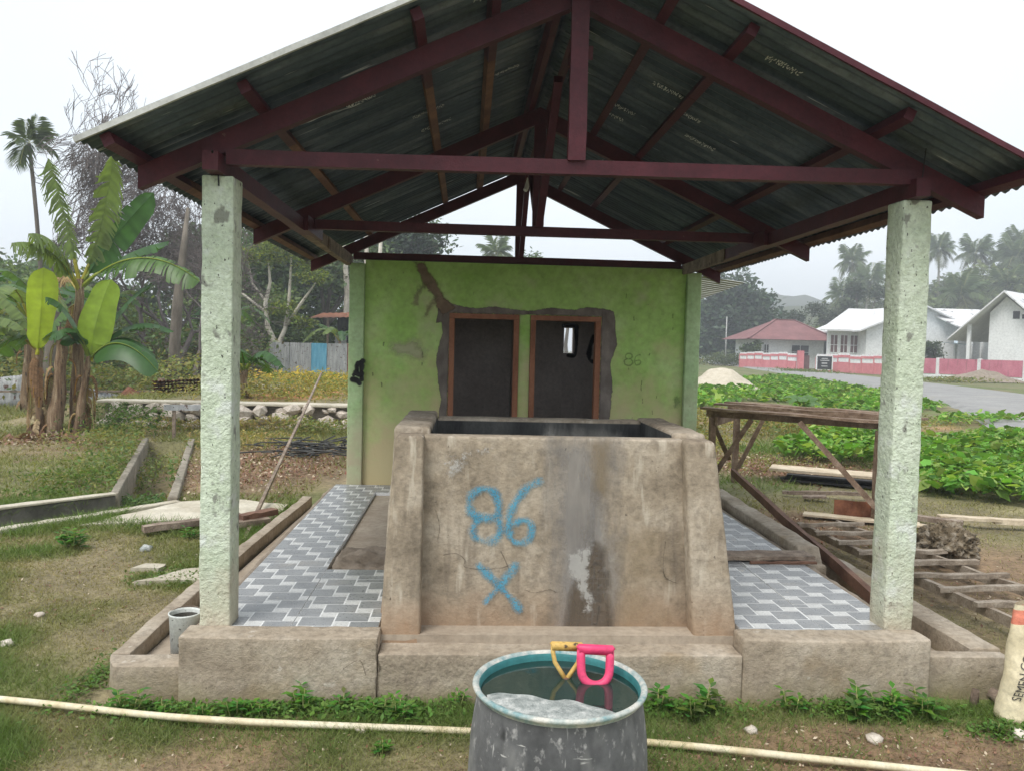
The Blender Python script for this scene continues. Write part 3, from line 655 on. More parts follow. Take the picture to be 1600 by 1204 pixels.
for st in ([(1.523, 1.539), (1.529, 1.565), (1.558, 1.576), (1.584, 1.562), (1.584, 1.537), (1.56, 1.522), (1.53, 1.529), (1.523, 1.539)], [(1.538, 1.522), (1.513, 1.507), (1.518, 1.475), (1.547, 1.46), (1.583, 1.469), (1.593, 1.498), (1.567, 1.523)], [(1.66, 1.564), (1.624, 1.549), (1.614, 1.506), (1.626, 1.47), (1.655, 1.471), (1.673, 1.493), (1.658, 1.514), (1.625, 1.506)]):
    decal('faint_numeral', 3.993, D['faint'], BD, stroke=st, wd=.012, step=.004)
decal('green_splash', 3.993, D['faint'], BD, stroke=[(2.035, 1.14), (2.04, 1.11), (2.03, 1.09)], wd=.05, step=.008)
for i in range(16):
    x = rnd.uniform(1.5, 2.05) if i < 11 else rnd.uniform(-.9, -.4); z = rnd.uniform(1.0, 2.2); h = rnd.uniform(.012, .05)
    decal('chip_mark', 3.9928, D['crack'], BD, stroke=[(x, z), (x+rnd.uniform(-.004, .004), z-h)], wd=.012, step=.004)
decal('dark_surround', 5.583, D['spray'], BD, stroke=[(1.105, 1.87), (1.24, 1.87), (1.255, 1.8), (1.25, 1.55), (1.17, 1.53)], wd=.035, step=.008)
tag(decal('dangling_hose', 5.58, D['spray'], BD, stroke=[(1.456, 1.748), (1.42, 1.642), (1.41, 1.51), (1.451, 1.464), (1.504, 1.473)], wd=.045, step=.008))

# ------------------------------------------------------------------ open shelter: columns, trusses, purlins, sheets
SH = empty('open_shelter', (.473, 0, .29), 'open shelter with two pale green columns, maroon trusses and corrugated roof', 'shelter')
for x0, sd_ in ((-1.207, 51), (2.041, 52)):
    b = MB(); b.rbox((x0, .0, .25), (x0+.141, .15, 2.349), .01, .035, .0045, sd_, None, 9.); b.build('column', M['column'], SH, True)
XC, SL, ZE = .473, .464, 2.375       # truss centre, roof slope, rafter top at the tail
def ztop(x): return ZE+SL*(1.958-abs(x-XC))
TW = [('maroon', -.005), ('maroon', 1.97), ('maroon', 4.03)]
for ti, (mm, y0) in enumerate(TW):
    for s_ in (-1, 1):
        b = MB(); xe = XC+s_*1.958; xi = XC+s_*.0
        p = [(xe, ztop(xe)-.10), (xi, ztop(xi)-.112), (xi, ztop(xi)), (xe, ztop(xe))]
        yy = y0; y1 = y0+.055
        n = 8; pts = []
        for k in range(n+1):
            t = k/n; x = xe+(xi-xe)*t; pts.append((x, ztop(x)-.10-.012*t+rnd.uniform(-.0015, .0015), ztop(x)-.0005))
        for k in range(n):
            a, c = pts[k], pts[k+1]
            b.quad((a[0], yy, a[1]), (c[0], yy, c[1]), (c[0], yy, c[2]), (a[0], yy, a[2])); b.quad((a[0], y1, a[1]), (a[0], y1, a[2]), (c[0], y1, c[2]), (c[0], y1, c[1]))
            b.quad((a[0], yy, a[1]), (a[0], y1, a[1]), (c[0], y1, c[1]), (c[0], yy, c[1])); b.quad((a[0], yy, a[2]), (c[0], yy, c[2]), (c[0], y1, c[2]), (a[0], y1, a[2]))
        a = pts[0]; b.quad((a[0], yy, a[1]), (a[0], yy, a[2]), (a[0], y1, a[2]), (a[0], y1, a[1]))
        b.build('rafter', M[mm], SH)
    zt = 2.392 if ti < 2 else 2.402
    b = MB(); b.bar((-1.09, y0-.008 if ti == 0 else y0+.03, zt+.033), (2.045 if ti else 2.075, y0-.008 if ti == 0 else y0+.03, zt+.033+(.02 if ti == 0 else 0)), .052, .066, jit=.0015, seg=8); b.build('tie_beam', M[mm], SH)
    b = MB(); b.bar((XC+.005, y0-.03 if ti == 0 else y0+.028, 2.462), (XC+.005, y0-.03 if ti == 0 else y0+.028, 3.24), .08, .045 if ti == 0 else .05, up=(0, 1, 0), jit=.0015, seg=5); b.build('king_post', M[mm], SH)
# braces running along the ridge from the middle king post
for y1 in (.9, 3.0):
    b = MB(); b.bar((XC+.01, 2.0+.04*(1 if y1 > 2 else -1), 2.47), (XC+.01, y1, 3.13), .05, .05, jit=.001); b.build('ridge_brace', M['maroon'], SH)
b = MB(); b.bar((XC+.02, 3.98, 2.47), (XC+.02, 3.3, 3.1), .045, .045); b.build('ridge_brace', M['maroon'], SH)
b = MB(); b.bar((XC+.055, .05, 2.98), (XC+.055, .62, 3.14), .05, .06); b.build('ridge_brace', M['maroon'], SH)
for s_ in (-1, 1):
    xc = XC+s_*1.609
    b = MB(); b.bar((xc, -.11 if s_ < 0 else -.09, 2.392), (xc, 2.02, 2.392), .068, .083, jit=.002, seg=10); b.build('wall_plate', M['maroon'], SH)
    b = MB(); b.bar((xc, 2.022, 2.392), (xc, 4.12, 2.392), .068, .083, jit=.002, seg=10); b.build('wall_plate', M['oldwood' if s_ < 0 else 'maroon'], SH)
    b = MB(); b.bar((xc-s_*.05, 1.75, 2.40), (xc-s_*.05, 2.3, 2.40), .03, .1, jit=.001); b.build('splice_block', M['maroon'], SH)
    b = MB(); b.bar((xc-s_*.04, 2.7, 2.385), (xc-s_*.04, 3.93, 2.385), .008, .1, jit=.003, seg=4); b.build('splice_plate', M['oldwood'], SH)
    # purlins lie on the rafters under the sheets
    for k, dx in enumerate((1.935, 1.405, .70, .375, .06)):
        x = XC+s_*dx; z = ztop(x)
        nrm = Vector((s_*SL, 0, 1)).normalized()
        c = Vector((x, 0, z))+nrm*.026
        y0 = -.30 if k else -.345
        b = MB(); b.bar((c.x, y0, c.z), (c.x, .6, c.z), .045, .05, up=nrm, jit=.001, seg=3); b.build('purlin', M['maroon'], SH)
        b = MB(); b.bar((c.x, .603, c.z), (c.x, 4.25, c.z), .045, .05, up=nrm, jit=.001, seg=8); b.build('purlin', M['rawwood'] if (k in (1, 2, 3) and s_ < 0) or k == 0 else M['maroon'], SH)
    # corrugated sheets
    PITCH_, AMP = .076, .0105
    y = -.37; k = 0
    while y < 4.25:
        y1 = min(y+.80, 4.36); nn = max(8, int((y1-y)/PITCH_*8)); V = MB(); base = 0
        lift = .0035*(k % 2)
        rows = 7; nrm = Vector((s_*SL, 0, 1)).normalized()
        for r_ in range(rows+1):
            t = r_/rows; dx = .0+2.03*t
            for j in range(nn+1):
                yy = y+(y1-y)*j/nn; x = XC+s_*dx
                h = .0525+AMP*(1+math.sin(2*math.pi*yy/PITCH_))+lift+.004*mn.noise(Vector((x*1.3, yy*1.5, 3)))
                p = Vector((x, yy, ztop(x)))+nrm*h
                if r_ == rows: p += Vector((s_*rnd.uniform(0, .004)+s_*.012*(k % 3-1)*.5, 0, 0))
                V.v.append(tuple(p))
        for r_ in range(rows):
            for j in range(nn):
                a = r_*(nn+1)+j; q = (a, a+1, a+nn+2, a+nn+1); V.f.append(q if s_ < 0 else tuple(reversed(q))); V.m.append(0)
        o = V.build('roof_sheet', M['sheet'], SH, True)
        so = o.modifiers.new('thick', 'SOLIDIFY'); so.thickness = .0016; so.offset = 0
        y += .745; k += 1
    # front edge trim
    b = MB(); xa, xb = XC+s_*.02, XC+s_*2.035
    n1 = Vector((xa, -.378, ztop(xa)))+nrm*.06; n2 = Vector((xb, -.378, ztop(xb)))+nrm*.06
    b.bar(n1, n2, .014, .024, up=nrm, jit=.0015, seg=14); b.build('edge_trim', M['trimpale' if s_ < 0 else 'maroon'], SH)
b = MB(); b.quad((XC-.12, -.385, 3.285), (XC, -.385, 3.352), (XC, 4.37, 3.352), (XC-.12, 4.37, 3.285)); b.quad((XC, -.385, 3.352), (XC+.12, -.385, 3.285), (XC+.12, 4.37, 3.285), (XC, 4.37, 3.352)); b.build('ridge_cap', M['sheet'], SH)
# illegible maker's stamps on the underside of the sheets
D['stamp'] = surf('pale stamp ink', [(.3, (.62, .64, .62)), (.7, (.78, .8, .78))], 30, .8, 0)
for i, (x, y, L) in enumerate(((.02, -.15, .16), (-.33, 1.15, .2), (-.30, 1.5, .2), (.15, 1.0, .15), (-.62, .5, .16), (1.30, -.12, .17), (.98, .75, .18), (1.15, .95, .17), (.85, 1.35, .16), (.83, 1.55, .15), (1.3, 1.25, .2), (1.05, 2.4, .18), (1.0, 2.6, .15))):
    s_ = 1 if x > XC else -1; nrm = Vector((s_*SL, 0, 1)).normalized(); d = Vector((1, 0, -s_*SL)).normalized()
    b = MB(); o0 = Vector((x, y, ztop(x)))+nrm*.049; t = 0
    while t < L:
        for rr in range(2):
            h = rnd.uniform(.012, .028); a = o0+d*t+Vector((0, rnd.uniform(-.012, .012)+rr*.022, 0)); wd = rnd.uniform(.003, .006); sl = rnd.uniform(-.006, .006)
            b.quad(a, a+d*wd, a+d*(wd+sl)+Vector((0, h, 0)), a+d*sl+Vector((0, h, 0)))
        t += rnd.uniform(.007, .013)
    b.build('stamp_mark', D['stamp'], SH)
# small bracket where the lamp was, hanging wire and nails
b = MB(); b.tube([(XC+.0, 2.9, 2.98), (XC-.02, 2.9, 2.90), (XC-.03, 2.89, 2.88)], .018, 8); b.build('lamp_holder', M['white'], SH)
b = MB(); b.tube([(2.11, -.012, 2.36), (2.105, -.035, 2.45), (2.12, -.03, 2.6)], .0025, 5); b.build('tie_wire', M['black'], SH)
b = MB(); b.tube([(-1.13, -.004, 2.30), (-1.132, -.008, 2.37), (-1.125, -.12, 2.43)], .004, 5); b.build('tie_wire', M['black'], SH)

# ------------------------------------------------------------------ drum with water, handles and scum
DC = (.322, -1.2, -.05)
DR = empty('water_drum', DC, 'scuffed grey plastic drum with teal rim, full of water', 'drum')
b = MB(); b.lathe([(.272, 0), (.287, .015), (.292, .1), (.290, .3), (.284, .42), (.273, .505), (.268, .535), (.266, .56)], DC, 64); b.build('drum_body', M['drum'], DR, True)
b = MB()
pr_ = [(.266, .560), (.270, .568), (.279, .575), (.2815, .581), (.279, .587), (.272, .589), (.265, .587), (.260, .580)]
b.lathe(pr_, DC, 72); b.build('rim', M['drumrim'], DR, True)
b = MB(); b.lathe([(.260, .580), (.254, .57), (.254, .5), (.262, .40)], DC, 72); b.build('inner_wall', M['druminside'], DR, True)
mw_, nn_, bb_ = nodes('drum water'); bb_.inputs['Base Color'].default_value = (.012, .035, .03, 1); bb_.inputs['Roughness'].default_value = .03
v_ = coord(nn_); bp_ = add(nn_, 'ShaderNodeBump', Strength=.08, Distance=.01); nn_.links.new(noise(nn_, v_, 9, 3), bp_.inputs['Height']); nn_.links.new(bp_.outputs[0], bb_.inputs['Normal'])
b = MB(); zs_ = DC[2]+.557
ring = [(DC[0]+.2535*math.cos(t*math.pi/36), DC[1]+.2535*math.sin(t*math.pi/36), zs_) for t in range(72)]
b.quad(*ring); b.build('water', mw_, DR)
# scum: lobed, slightly domed sheet near the front rim
sc = []
for j in range(16):
    for i in range(60):
        u = i/59; x = -.235+.42*u
        lo_ = -math.sqrt(max(0, .25**2-x*x)); up_ = -.035-.13*sstep(.55, 1, np.array(u))*1.+.02*math.sin(u*9)+.006*math.sin(u*23)-.03*u
        lo_ = max(lo_, -.248); up_ = max(float(up_), lo_+.004)
        t = j/15; y = lo_+(up_-lo_)*t
        edge = min(t, 1-t, u*3, (1-u)*3, .25)*4
        sc.append((DC[0]+x, DC[1]+y, zs_+.0012+.004*edge*(.6+.9*mn.noise(Vector((x*26, y*26, 0)))+.6*mn.noise(Vector((x*70, y*70, 2))))))
b = MB(); b.v = sc
for j in range(15):
    for i in range(59): a = j*60+i; b.f.append((a, a+1, a+61, a+60)); b.m.append(0)
tag(b.build('floating_scum', M['scum'], None, True), 'white lumpy scum floating on the drum water', 'scum')
def d_handle(name, label, base, mat, wd, ht, tilt, forked, gripmat):
    root = empty(name, base, label, 'shovel', 'shovel handles standing in the drum')
    B = Vector(base); a = Vector((math.cos(tilt), 0, -math.sin(tilt)*.35)).normalized(); u = Vector((.02, .22, 1)).normalized()
    L = lambda s_, t: B+a*(s_*wd/2)+u*(ht*t)
    if forked:
        b = MB(); b.tube([B-u*.38, B-u*.02, B+u*.01], [.015, .014, .012], 10); b.build('shaft', M['rawwood'], root, True)
        for s_ in (-1, 1):
            b = MB(); b.tube([B+u*.0, L(s_*.45, .28), L(s_*.85, .52), L(s_, .8), L(s_*1.0, 1.0)], [.009, .008, .008, .008, .009], 8); b.build('fork_arm', mat, root, True)
        b = MB(); b.tube([L(-1.12, .98), L(-1.1, .985), L(1.1, .985), L(1.12, .98)], [.012, .0155, .0155, .012], 14); b.build('grip', gripmat, root, True)
    else:
        b = MB(); b.tube([B-u*.45, B-u*.03, B+u*.005], [.018, .018, .017], 12); b.build('shaft', mat, root, True)
        pts = []
        for k in range(13):
            t = math.pi*k/12; pts.append(B+a*(-math.cos(t)*wd/2*(1.0))+u*(ht*(.52-.48*math.sin(t)**.8)))
        pts = [L(-1, 1.0), L(-1.02, .8)]+pts+[L(1.02, .8), L(1, 1.0)]
        b = MB(); b.tube(pts, [.0145]*len(pts), 12); b.build('loop', mat, root, True)
        b = MB(); b.tube([L(-1.2, .99), L(-1.18, 1.0), L(1.18, 1.0), L(1.2, .99)], [.012, .017, .017, .012], 14); b.build('grip', gripmat, root, True)
d_handle('shovel', 'yellow forked shovel handle with worn grip sticking out of the drum', (.356, -1.10, zs_-.008), M['yellowgrip'], .092, .112, R(5), True, M['yellowgrip'])
d_handle('shovel', 'pink plastic D-shaped shovel handle sticking out of the drum', (.448, -1.14, zs_-.012), M['pink'], .096, .118, R(7), False, M['pink'])

# ------------------------------------------------------------------ pipe, bucket, cement sack
pp = spline([(-3.6, .12, .02), (-2.0, -.17, .015), (-1.1, -.353, .012), (.06, -.471, .012), (.78, -.57, .012), (1.47, -.72, .012), (2.6, -.98, .012)], 8)
b = MB(); b.tube([(x, y, z+.010) for x, y, z in pp], .0145, 12)
tag(b.build('water_pipe', M['pvc'], None, True), 'long white plastic pipe lying across the grass in front', 'pipe')
PCN = (-1.315, .14, .086)
BK = empty('paint_bucket', PCN, 'small paint-splashed white bucket in the left gutter', 'bucket')
b = MB(); b.lathe([(.0, .0), (.062, .0), (.072, .215), (.0755, .22), (.0755, .227), (.070, .227), (.069, .218), (.058, .01), (0, .01)], PCN, 32); b.build('bucket_body', M['paintcan'], BK, True)
b = MB(); b.lathe([(.0575, .02), (.0665, .205)], PCN, 32); b.build('inner_coat', M['darkcrete'], BK, True); b = MB(); b.lathe([(0, .05), (.0605, .05)], PCN, 32); b.build('residue', M['darkcrete'], BK)
b = MB(); b.tube([(PCN[0]+.074*math.cos(t), PCN[1]+.074*math.sin(t)*.95, PCN[2]+.222+.012*abs(math.sin(t))) for t in np.linspace(0, math.pi, 13)], .002, 5); b.build('bail_handle', M['oldwood'], BK, True)
# sack
SC = (2.625, -.30, -.02)
SK = empty('cement_sack', SC, 'cream cement sack with red top band standing at the right edge', 'sack')
def sackp(u, t, top=.55):
    """u angle, t height 0..1"""
    ht = top*t
    wv = .205-.022*t+.004*math.sin(t*9+1)-.018*sstep(0, .05, np.array(.05-t))
    dp = .078*(1-.5*t**2)+.006*math.sin(t*7)-.02*sstep(0, .05, np.array(.05-t))
    c, s_ = math.cos(u), math.sin(u)
    x = wv*math.copysign(abs(c)**.55, c); y = dp*math.copysign(abs(s_)**.95, s_)
    cr = .009*mn.noise(Vector((x*7, y*7, t*4)))+.004*abs(mn.noise(Vector((x*11+t*7, y*8, t*9))))
    x += cr*.6+.05*t; y += cr*2.2+.02*t
    ht += .03*(x/.2)*t
    return (SC[0]+x, SC[1]+y, SC[2]+ht*1.0)
def sack_part(nm, t0, t1, rows, mat):
    b = MB(); n = 48
    for r_ in range(rows+1):
        t = t0+(t1-t0)*r_/rows
        for j in range(n): b.v.append(sackp(2*math.pi*j/n, t))
    for r_ in range(rows):
        for j in range(n): a = r_*n+j; c = r_*n+(j+1) % n; b.f.append((a, c, c+n, a+n)); b.m.append(0)
    if t0 == 0: b.f.append(tuple(reversed(range(n)))); b.m.append(0)
    return b.build(nm, mat, SK, True)
sack_part('sack_body', 0, .84, 34, M['bag']); sack_part('red_band', .84, .955, 8, M['bagred']); sack_part('torn_top', .955, 1.0, 3, M['bag'])
def text_on(nm, s, size, fn, mat, parent):
    cu = bpy.data.curves.new(nm, 'FONT'); cu.body = s; cu.size = size; cu.resolution_u = 3; cu.extrude = 0
    to = bpy.data.objects.new(nm, cu); COL.objects.link(to); bpy.context.view_layer.update()
    dg = bpy.context.evaluated_depsgraph_get(); me = bpy.data.meshes.new_from_object(to.evaluated_get(dg))
    bpy.data.objects.remove(to)
    off = wloc(parent)
    for v in me.vertices: v.co = Vector(fn(v.co.x, v.co.y))-off
    me.materials.clear(); me.materials.append(mat)
    o = bpy.data.objects.new(nm, me); COL.objects.link(o); o.parent = parent; return o
def on_sack(px, pz):      # px: across from the sack's centre line, pz: height; walks the front face
    t = max(0, min(.84, pz/.55)); best = None
    lo_, hi_ = math.pi, 2*math.pi; px = px+.05*t
    for _ in range(26):
        mid = (lo_+hi_)/2; q = sackp(mid, t)
        if q[0]-SC[0] < px: lo_ = mid
        else: hi_ = mid
    q = sackp((lo_+hi_)/2, t); return (SC[0]+px, q[1]-.007, SC[2]+pz+.03*(px/.2)*t)
text_on('lettering', 'SEMEN CONCH', .044, lambda x, y: on_sack(-.148-y+.10*x+(.25*max(0, x-.16)), .12+x), M['ink'], SK)

# ------------------------------------------------------------------ timber, ladder, table and scrap to the right
LD = empty('ladder', (3.3, 1.9, 0), 'grey wooden ladder with uneven rungs lying on the ground to the right', 'ladder')
for p, q in (((3.02, 3.35, .075), (3.22, .45, .085)), ((3.42, 3.45, .075), (3.78, .9, .085))):
    b = MB(); b.bar(p, q, .04, .06, jit=.004, seg=9, wob=.006); b.build('rail', M['ladderwood'], LD)
for k in range(9):
    t = k/8; y = 3.1-2.5*t; xa = 2.98+.2*t; xb = 3.50+.33*t
    b = MB(); b.bar((xa-rnd.uniform(.0, .1), y+.02, .125), (xb+rnd.uniform(.02, .14), y+.04+rnd.uniform(.0, .06), .13), .045, .03, jit=.004, seg=5, wob=.008); b.build('rung', M['ladderwood'], LD)
# work table
TB = empty('work_table', (3.35, 5.0, 0), 'rough timber work table with diagonal braces beyond the right column', 'table')
e1, e2 = Vector((2.75, 5.1, 0)), Vector((3.98, 3.83, 0)); dv = Vector((.62, 1.08, 0)); ex = (e2-e1).normalized()
for k, f in enumerate((0, .5, 1.)):
    o_ = dv*f; zz = .985+.012*(k % 2)
    b = MB(); b.bar(e1-ex*.14+o_+Vector((0, 0, zz)), e2+ex*(.12 if k != 1 else .42)+o_+Vector((0, 0, zz)), (.13, .10, .16)[k], .025, jit=.005, seg=6, wob=.006); b.build('top_plank', M['tablewood'], TB)
b = MB(); b.bar(e1-ex*.1+dv*.05+Vector((0, 0, .93)), e2+ex*.1+dv*.05+Vector((0, 0, .94)), .045, .07, jit=.003, seg=4); b.build('apron', M['tablewood'], TB)
b = MB(); b.bar(e1-ex*.1+dv*.95+Vector((0, 0, .93)), e2+ex*.1+dv*.95+Vector((0, 0, .94)), .045, .07, jit=.003, seg=4); b.build('apron', M['tablewood'], TB)
for p in (e1, e2, e1+dv, e2+dv):
    b = MB(); b.bar(p+Vector((0, 0, -.03)), p+Vector((rnd.uniform(-.02, .02), 0, .895)), .075, .06, jit=.004, seg=4); b.build('leg', M['tablewood'], TB)
for p in (e1, e2):
    b = MB(); b.bar(p+Vector((0, 0, .86))-dv*.05+ex*.045, p+dv*1.05+Vector((0, 0, .86))+ex*.045, .03, .1, jit=.003); b.build('cross_rail', M['tablewood'], TB)
for p, q in ((e1+dv*.02+ex*.42+Vector((0, -.05, .90)), e1+dv*.02+Vector((0, -.05, .25))), (e1+dv+ex*.38+Vector((0, -.04, .9)), e1+dv+Vector((.03, -.04, .18))), (e1+dv*.1+Vector((-.05, 0, .86)), e1+dv*.9+Vector((-.05, 0, .3))),
             (e1+ex*.98+Vector((-.03, -.06, .92)), e2+Vector((-.03, -.06, .16))), (e2+dv*.08+Vector((.05, 0, .8)), e2+dv*.9+Vector((.05, 0, .35)))):
    b = MB(); b.bar(p, q, .05, .03, up=(.3, 1, .2), jit=.003, seg=4); b.build('brace', M['tablewood'], TB)
tag_pl = lambda o, l: tag(o, l, 'plank', 'loose planks around the shelter')
def plank(p, q, wd, ht, mat, label, name='plank', cat='plank', seg=6, wob=.004, up=(0, 0, 1)):
    p, q = Vector(p), Vector(q); b = MB(); b.bar(p, q, wd, ht, jit=.003, seg=seg, wob=wob, up=up)
    return tag(b.build(name, M[mat], None, False, (p+q)/2), label, cat)
plank((2.335, .62, .225), (2.95, 5.0, .30), .035, .075, 'rawwood', 'long thin reddish timber resting on the right gutter wall')
plank((1.60, 1.30, .315), (2.24, 1.33, .318), .17, .022, 'oldwood', 'short grey board lying across the right-hand tiles')
plank((1.8, 1.19, .301), (2.23, 1.2, .302), .025, .012, 'rawwood', 'thin dark batten in front of the board on the tiles', 'batten', 'batten')
plank((4.0, 6.62, .13), (5.95, 5.62, .12), .42, .03, 'palewood', 'wide pale plank on a black stack behind the work table')
b = MB()
STK = empty('gutter_stack', (4.6, 6.2, 0), 'stack of black plastic lengths under the pale plank', 'plastic stack')
for k in range(5):
    b = MB(); b.bar((4.06+.05*rnd.random(), 6.42-.05*k, .03+.022*(k % 4)), (5.15, 5.86-.05*k, .03+.022*(k % 4)), .14, .018, jit=.001, seg=2); b.build('length', M['black'], STK)
plank((5.0, 5.85, .05), (5.35, 5.65, .05), .22, .05, 'palewood', 'short pale offcut at the end of the black plastic stack')
plank((3.6, 5.2, .05), (4.5, 5.05, .07), .05, .04, 'oldwood', 'round grey stick on the soil under the work table', 'stick', 'stick')
plank((3.75, 5.0, .04), (3.98, 4.92, .06), .13, .02, 'oldwood', 'broken grey offcut beside the stick under the table', 'offcut', 'offcut')
plank((3.38, 4.1, .03), (4.3, 3.62, .035), .16, .02, 'palewood', 'pale plank on the ground in front of the table leg')
plank((3.68, 4.08, .10), (4.25, 3.86, .10), .022, .16, 'rust', 'rusty red metal channel standing on edge by the table leg', 'metal_channel', 'metal channel')
plank((4.3, 3.95, .06), (4.72, 3.62, .05), .10, .045, 'oldwood', 'short grey plank right of the right column')
plank((4.6, 3.82, .075), (5.15, 3.72, .07), .11, .03, 'palewood', 'pale plank with a dark end right of the right column')
plank((5.1, 3.74, .06), (6.2, 3.45, .06), .10, .045, 'palewood', 'long pale beam running out of the right edge')
plank((4.25, 3.62, .03), (4.6, 3.5, .03), .12, .018, 'palewood', 'small pale offcut beside the short grey plank', 'offcut', 'offcut')
plank((-1.78, 2.9, -.02), (-2.88, 12.6, 1.0), .032, .028, 'oldwood', 'slim grey pole leaning up beside the left gutter', 'pole', 'pole')
b = MB(); b.tube([(2.50, -.13, .04), (2.52, -.17, .03), (2.55, -.2, .0)], [.03, .032, .03], 10, False); b.tube([(2.40, -.16, -.02), (2.405, -.165, .07)], [.022, .016], 8)
tag(b.build('pipe_scrap', M['oldwood'], None, True), 'short broken pipe ends at the foot of the right gutter', 'pipe scrap')
# coral rock
def rock(c, r, sd_, mat, name, label, cat, amp=.35, sub=3, squash=.8):
    import bmesh
    bm = bmesh.new(); bmesh.ops.create_icosphere(bm, subdivisions=sub, radius=1)
    for v in bm.verts:
        q = v.co*1.6+Vector((sd_*3.7, sd_, 0)); k = 1+amp*(mn.noise(q)+.6*mn.noise(q*2.7)+.35*mn.noise(q*6.5)+(.75*mn.noise(q*11)+.5*mn.noise(q*21) if sub > 4 else 0))
        v.co = Vector((v.co.x*r*k, v.co.y*r*k, v.co.z*r*k*squash))
    me = bpy.data.meshes.new(name); bm.to_mesh(me); bm.free(); me.materials.append(mat)
    me.polygons.foreach_set('use_smooth', [True]*len(me.polygons))
    o = bpy.data.objects.new(name, me); COL.objects.link(o); o.location = c
    if label: tag(o, label, cat)
    return o
rock((3.83, 2.42, .13), .20, 6, M['coral'], 'coral_rock', 'dark pitted coral rock beside the ladder', 'rock', .3, 5, .8)
# ------------------------------------------------------------------ left side: ditch, slab, scrap, rubble wall
DT = empty('drain_ditch', (-3.5, 4.2, 0), 'concrete-walled drainage ditch turning back across the left lawn', 'ditch')
def dwall(p, q, th, z1, sd_, mat):
    p, q = Vector(p), Vector(q); L = (q-p).length; a = math.atan2(q.y-p.y, q.x-p.x)
    rot = Matrix.Rotation(a, 3, 'Z')
    b = MB(); b.rbox((0, -th/2, -.55), (L, th/2, z1), .015, .12, .008, sd_, lambda v: tuple(rot @ v+Vector((p.x, p.y, 0)))); b.build('ditch_wall', M[mat], DT, True)
dwall((-6.1, 1.5, 0), (-3.45, 4.42, 0), .09, .06, 61, 'darkcrete'); dwall((-5.4, .95, 0), (-2.80, 4.36, 0), .10, .03, 62, 'palecrete')
dwall((-3.47, 4.46, 0), (-4.98, 9.2, 0), .08, .07, 63, 'ditchcrete'); dwall((-2.86, 4.36, 0), (-4.28, 9.2, 0), .09, .06, 64, 'ditchcrete')
b = MB()
for p, q in (((-6.1, 1.5), (-3.45, 4.42)),):
    d = Vector((q[0]-p[0], q[1]-p[1], 0)); a = math.atan2(d.y, d.x); rot = Matrix.Rotation(a, 3, 'Z')
    b.rbox((0, -.06, .062), (d.length, .05, .085), .008, .15, .006, 65, lambda v: tuple(rot @ v+Vector((p[0], p[1], 0))))
b.build('coping', M['palecrete'], DT, True)
def slab(poly, z0, z1, name, label, mat, cat='slab', jit=.02):
    b = MB(); P = []
    n = len(poly)
    for i in range(n):
        a, c = Vector(poly[i]), Vector(poly[(i+1) % n])
        k = max(2, int((c-a).length/.12))
        for j in range(k): t = a.lerp(c, j/k); P.append((t.x+rnd.uniform(-jit, jit), t.y+rnd.uniform(-jit, jit)))
    cx = sum(p[0] for p in P)/len(P); cy = sum(p[1] for p in P)/len(P)
    b.quad(*[(x, y, z1+rnd.uniform(-.002, .002)) for x, y in P])
    for i in range(len(P)): a, c = P[i], P[(i+1) % len(P)]; b.quad((a[0], a[1], z0), (c[0], c[1], z0), (c[0], c[1], z1), (a[0], a[1], z1))
    o = b.build(name, M[mat], None, False, (cx, cy, 0)); return tag(o, label, cat)
slab([(-3.25, 3.25), (-2.3, 3.55), (-1.72, 3.75), (-1.72, 4.25), (-2.3, 4.5), (-2.75, 4.35)], -.1, .022, 'concrete_slab', 'large pale concrete slab beside the ditch mouth', 'palecrete')
slab([(-2.15, 1.68), (-1.72, 1.72), (-1.70, 2.1), (-1.95, 2.0)], -.06, .006, 'concrete_slab', 'small pale concrete piece on the grass behind the left column', 'palecrete')
slab([(-2.3, 2.0), (-2.12, 2.0), (-2.1, 2.12), (-2.25, 2.14)], -.06, .004, 'concrete_slab', 'tiny broken concrete chip lying on the left lawn', 'palecrete')
for k, (p, q, l) in enumerate((((-2.62, 3.0, .05), (-1.95, 3.45, .07), 'brown board end lying on the grass left of the column'), ((-2.1, 3.1, .05), (-1.7, 3.4, .05), 'short brown board beside the left gutter'), ((-1.92, 3.3, .09), (-1.68, 3.55, .10), 'red brown timber block on the slab by the left gutter'))):
    plank(p, q, .10, .05, 'rawwood' if k == 2 else 'oldwood', l)
# rubble wall: stones one by one with a concrete coping
RW = empty('rubble_wall', (-4, 11.5, 0), 'low white limestone rubble wall with concrete top beyond the left gutter', 'wall')
import bmesh
stones = []
for sd_ in range(6):
    bm = bmesh.new(); bmesh.ops.create_icosphere(bm, subdivisions=1, radius=1)
    for v in bm.verts: v.co *= 1+.35*mn.noise(v.co*1.7+Vector((sd_*5, 0, 0)))
    me = bpy.data.meshes.new('stone'); bm.to_mesh(me); bm.free(); me.materials.append(M['stone']); stones.append(me)
for row in range(3):
    x = -6.5+row*.07
    while x < -2.0:
        s_ = rnd.choice((.07, .1, .13, .17, .2)); o = bpy.data.objects.new('stone', stones[rnd.randrange(6)]); COL.objects.link(o); o.parent = RW
        o.location = (x+4, rnd.uniform(-.03, .05)-.16+.03*row, .04+row*.15+rnd.uniform(-.04, .04)); o.scale = (s_*1.15, s_*.8, s_*.66); o.rotation_euler = (rnd.uniform(-.4, .4), rnd.uniform(-.4, .4), rnd.uniform(0, 3))
        x += s_*1.75
b = MB(); b.box(-6.6, -1.95, 11.52, 11.75, -.1, .40); b.build('mortar_core', M['ditchcrete'], RW)
b = MB(); b.rbox((-6.7, 11.36, .42), (-1.9, 11.8, .475), .015, .12, .008, 66); b.build('coping', M['palecrete'], RW, True)
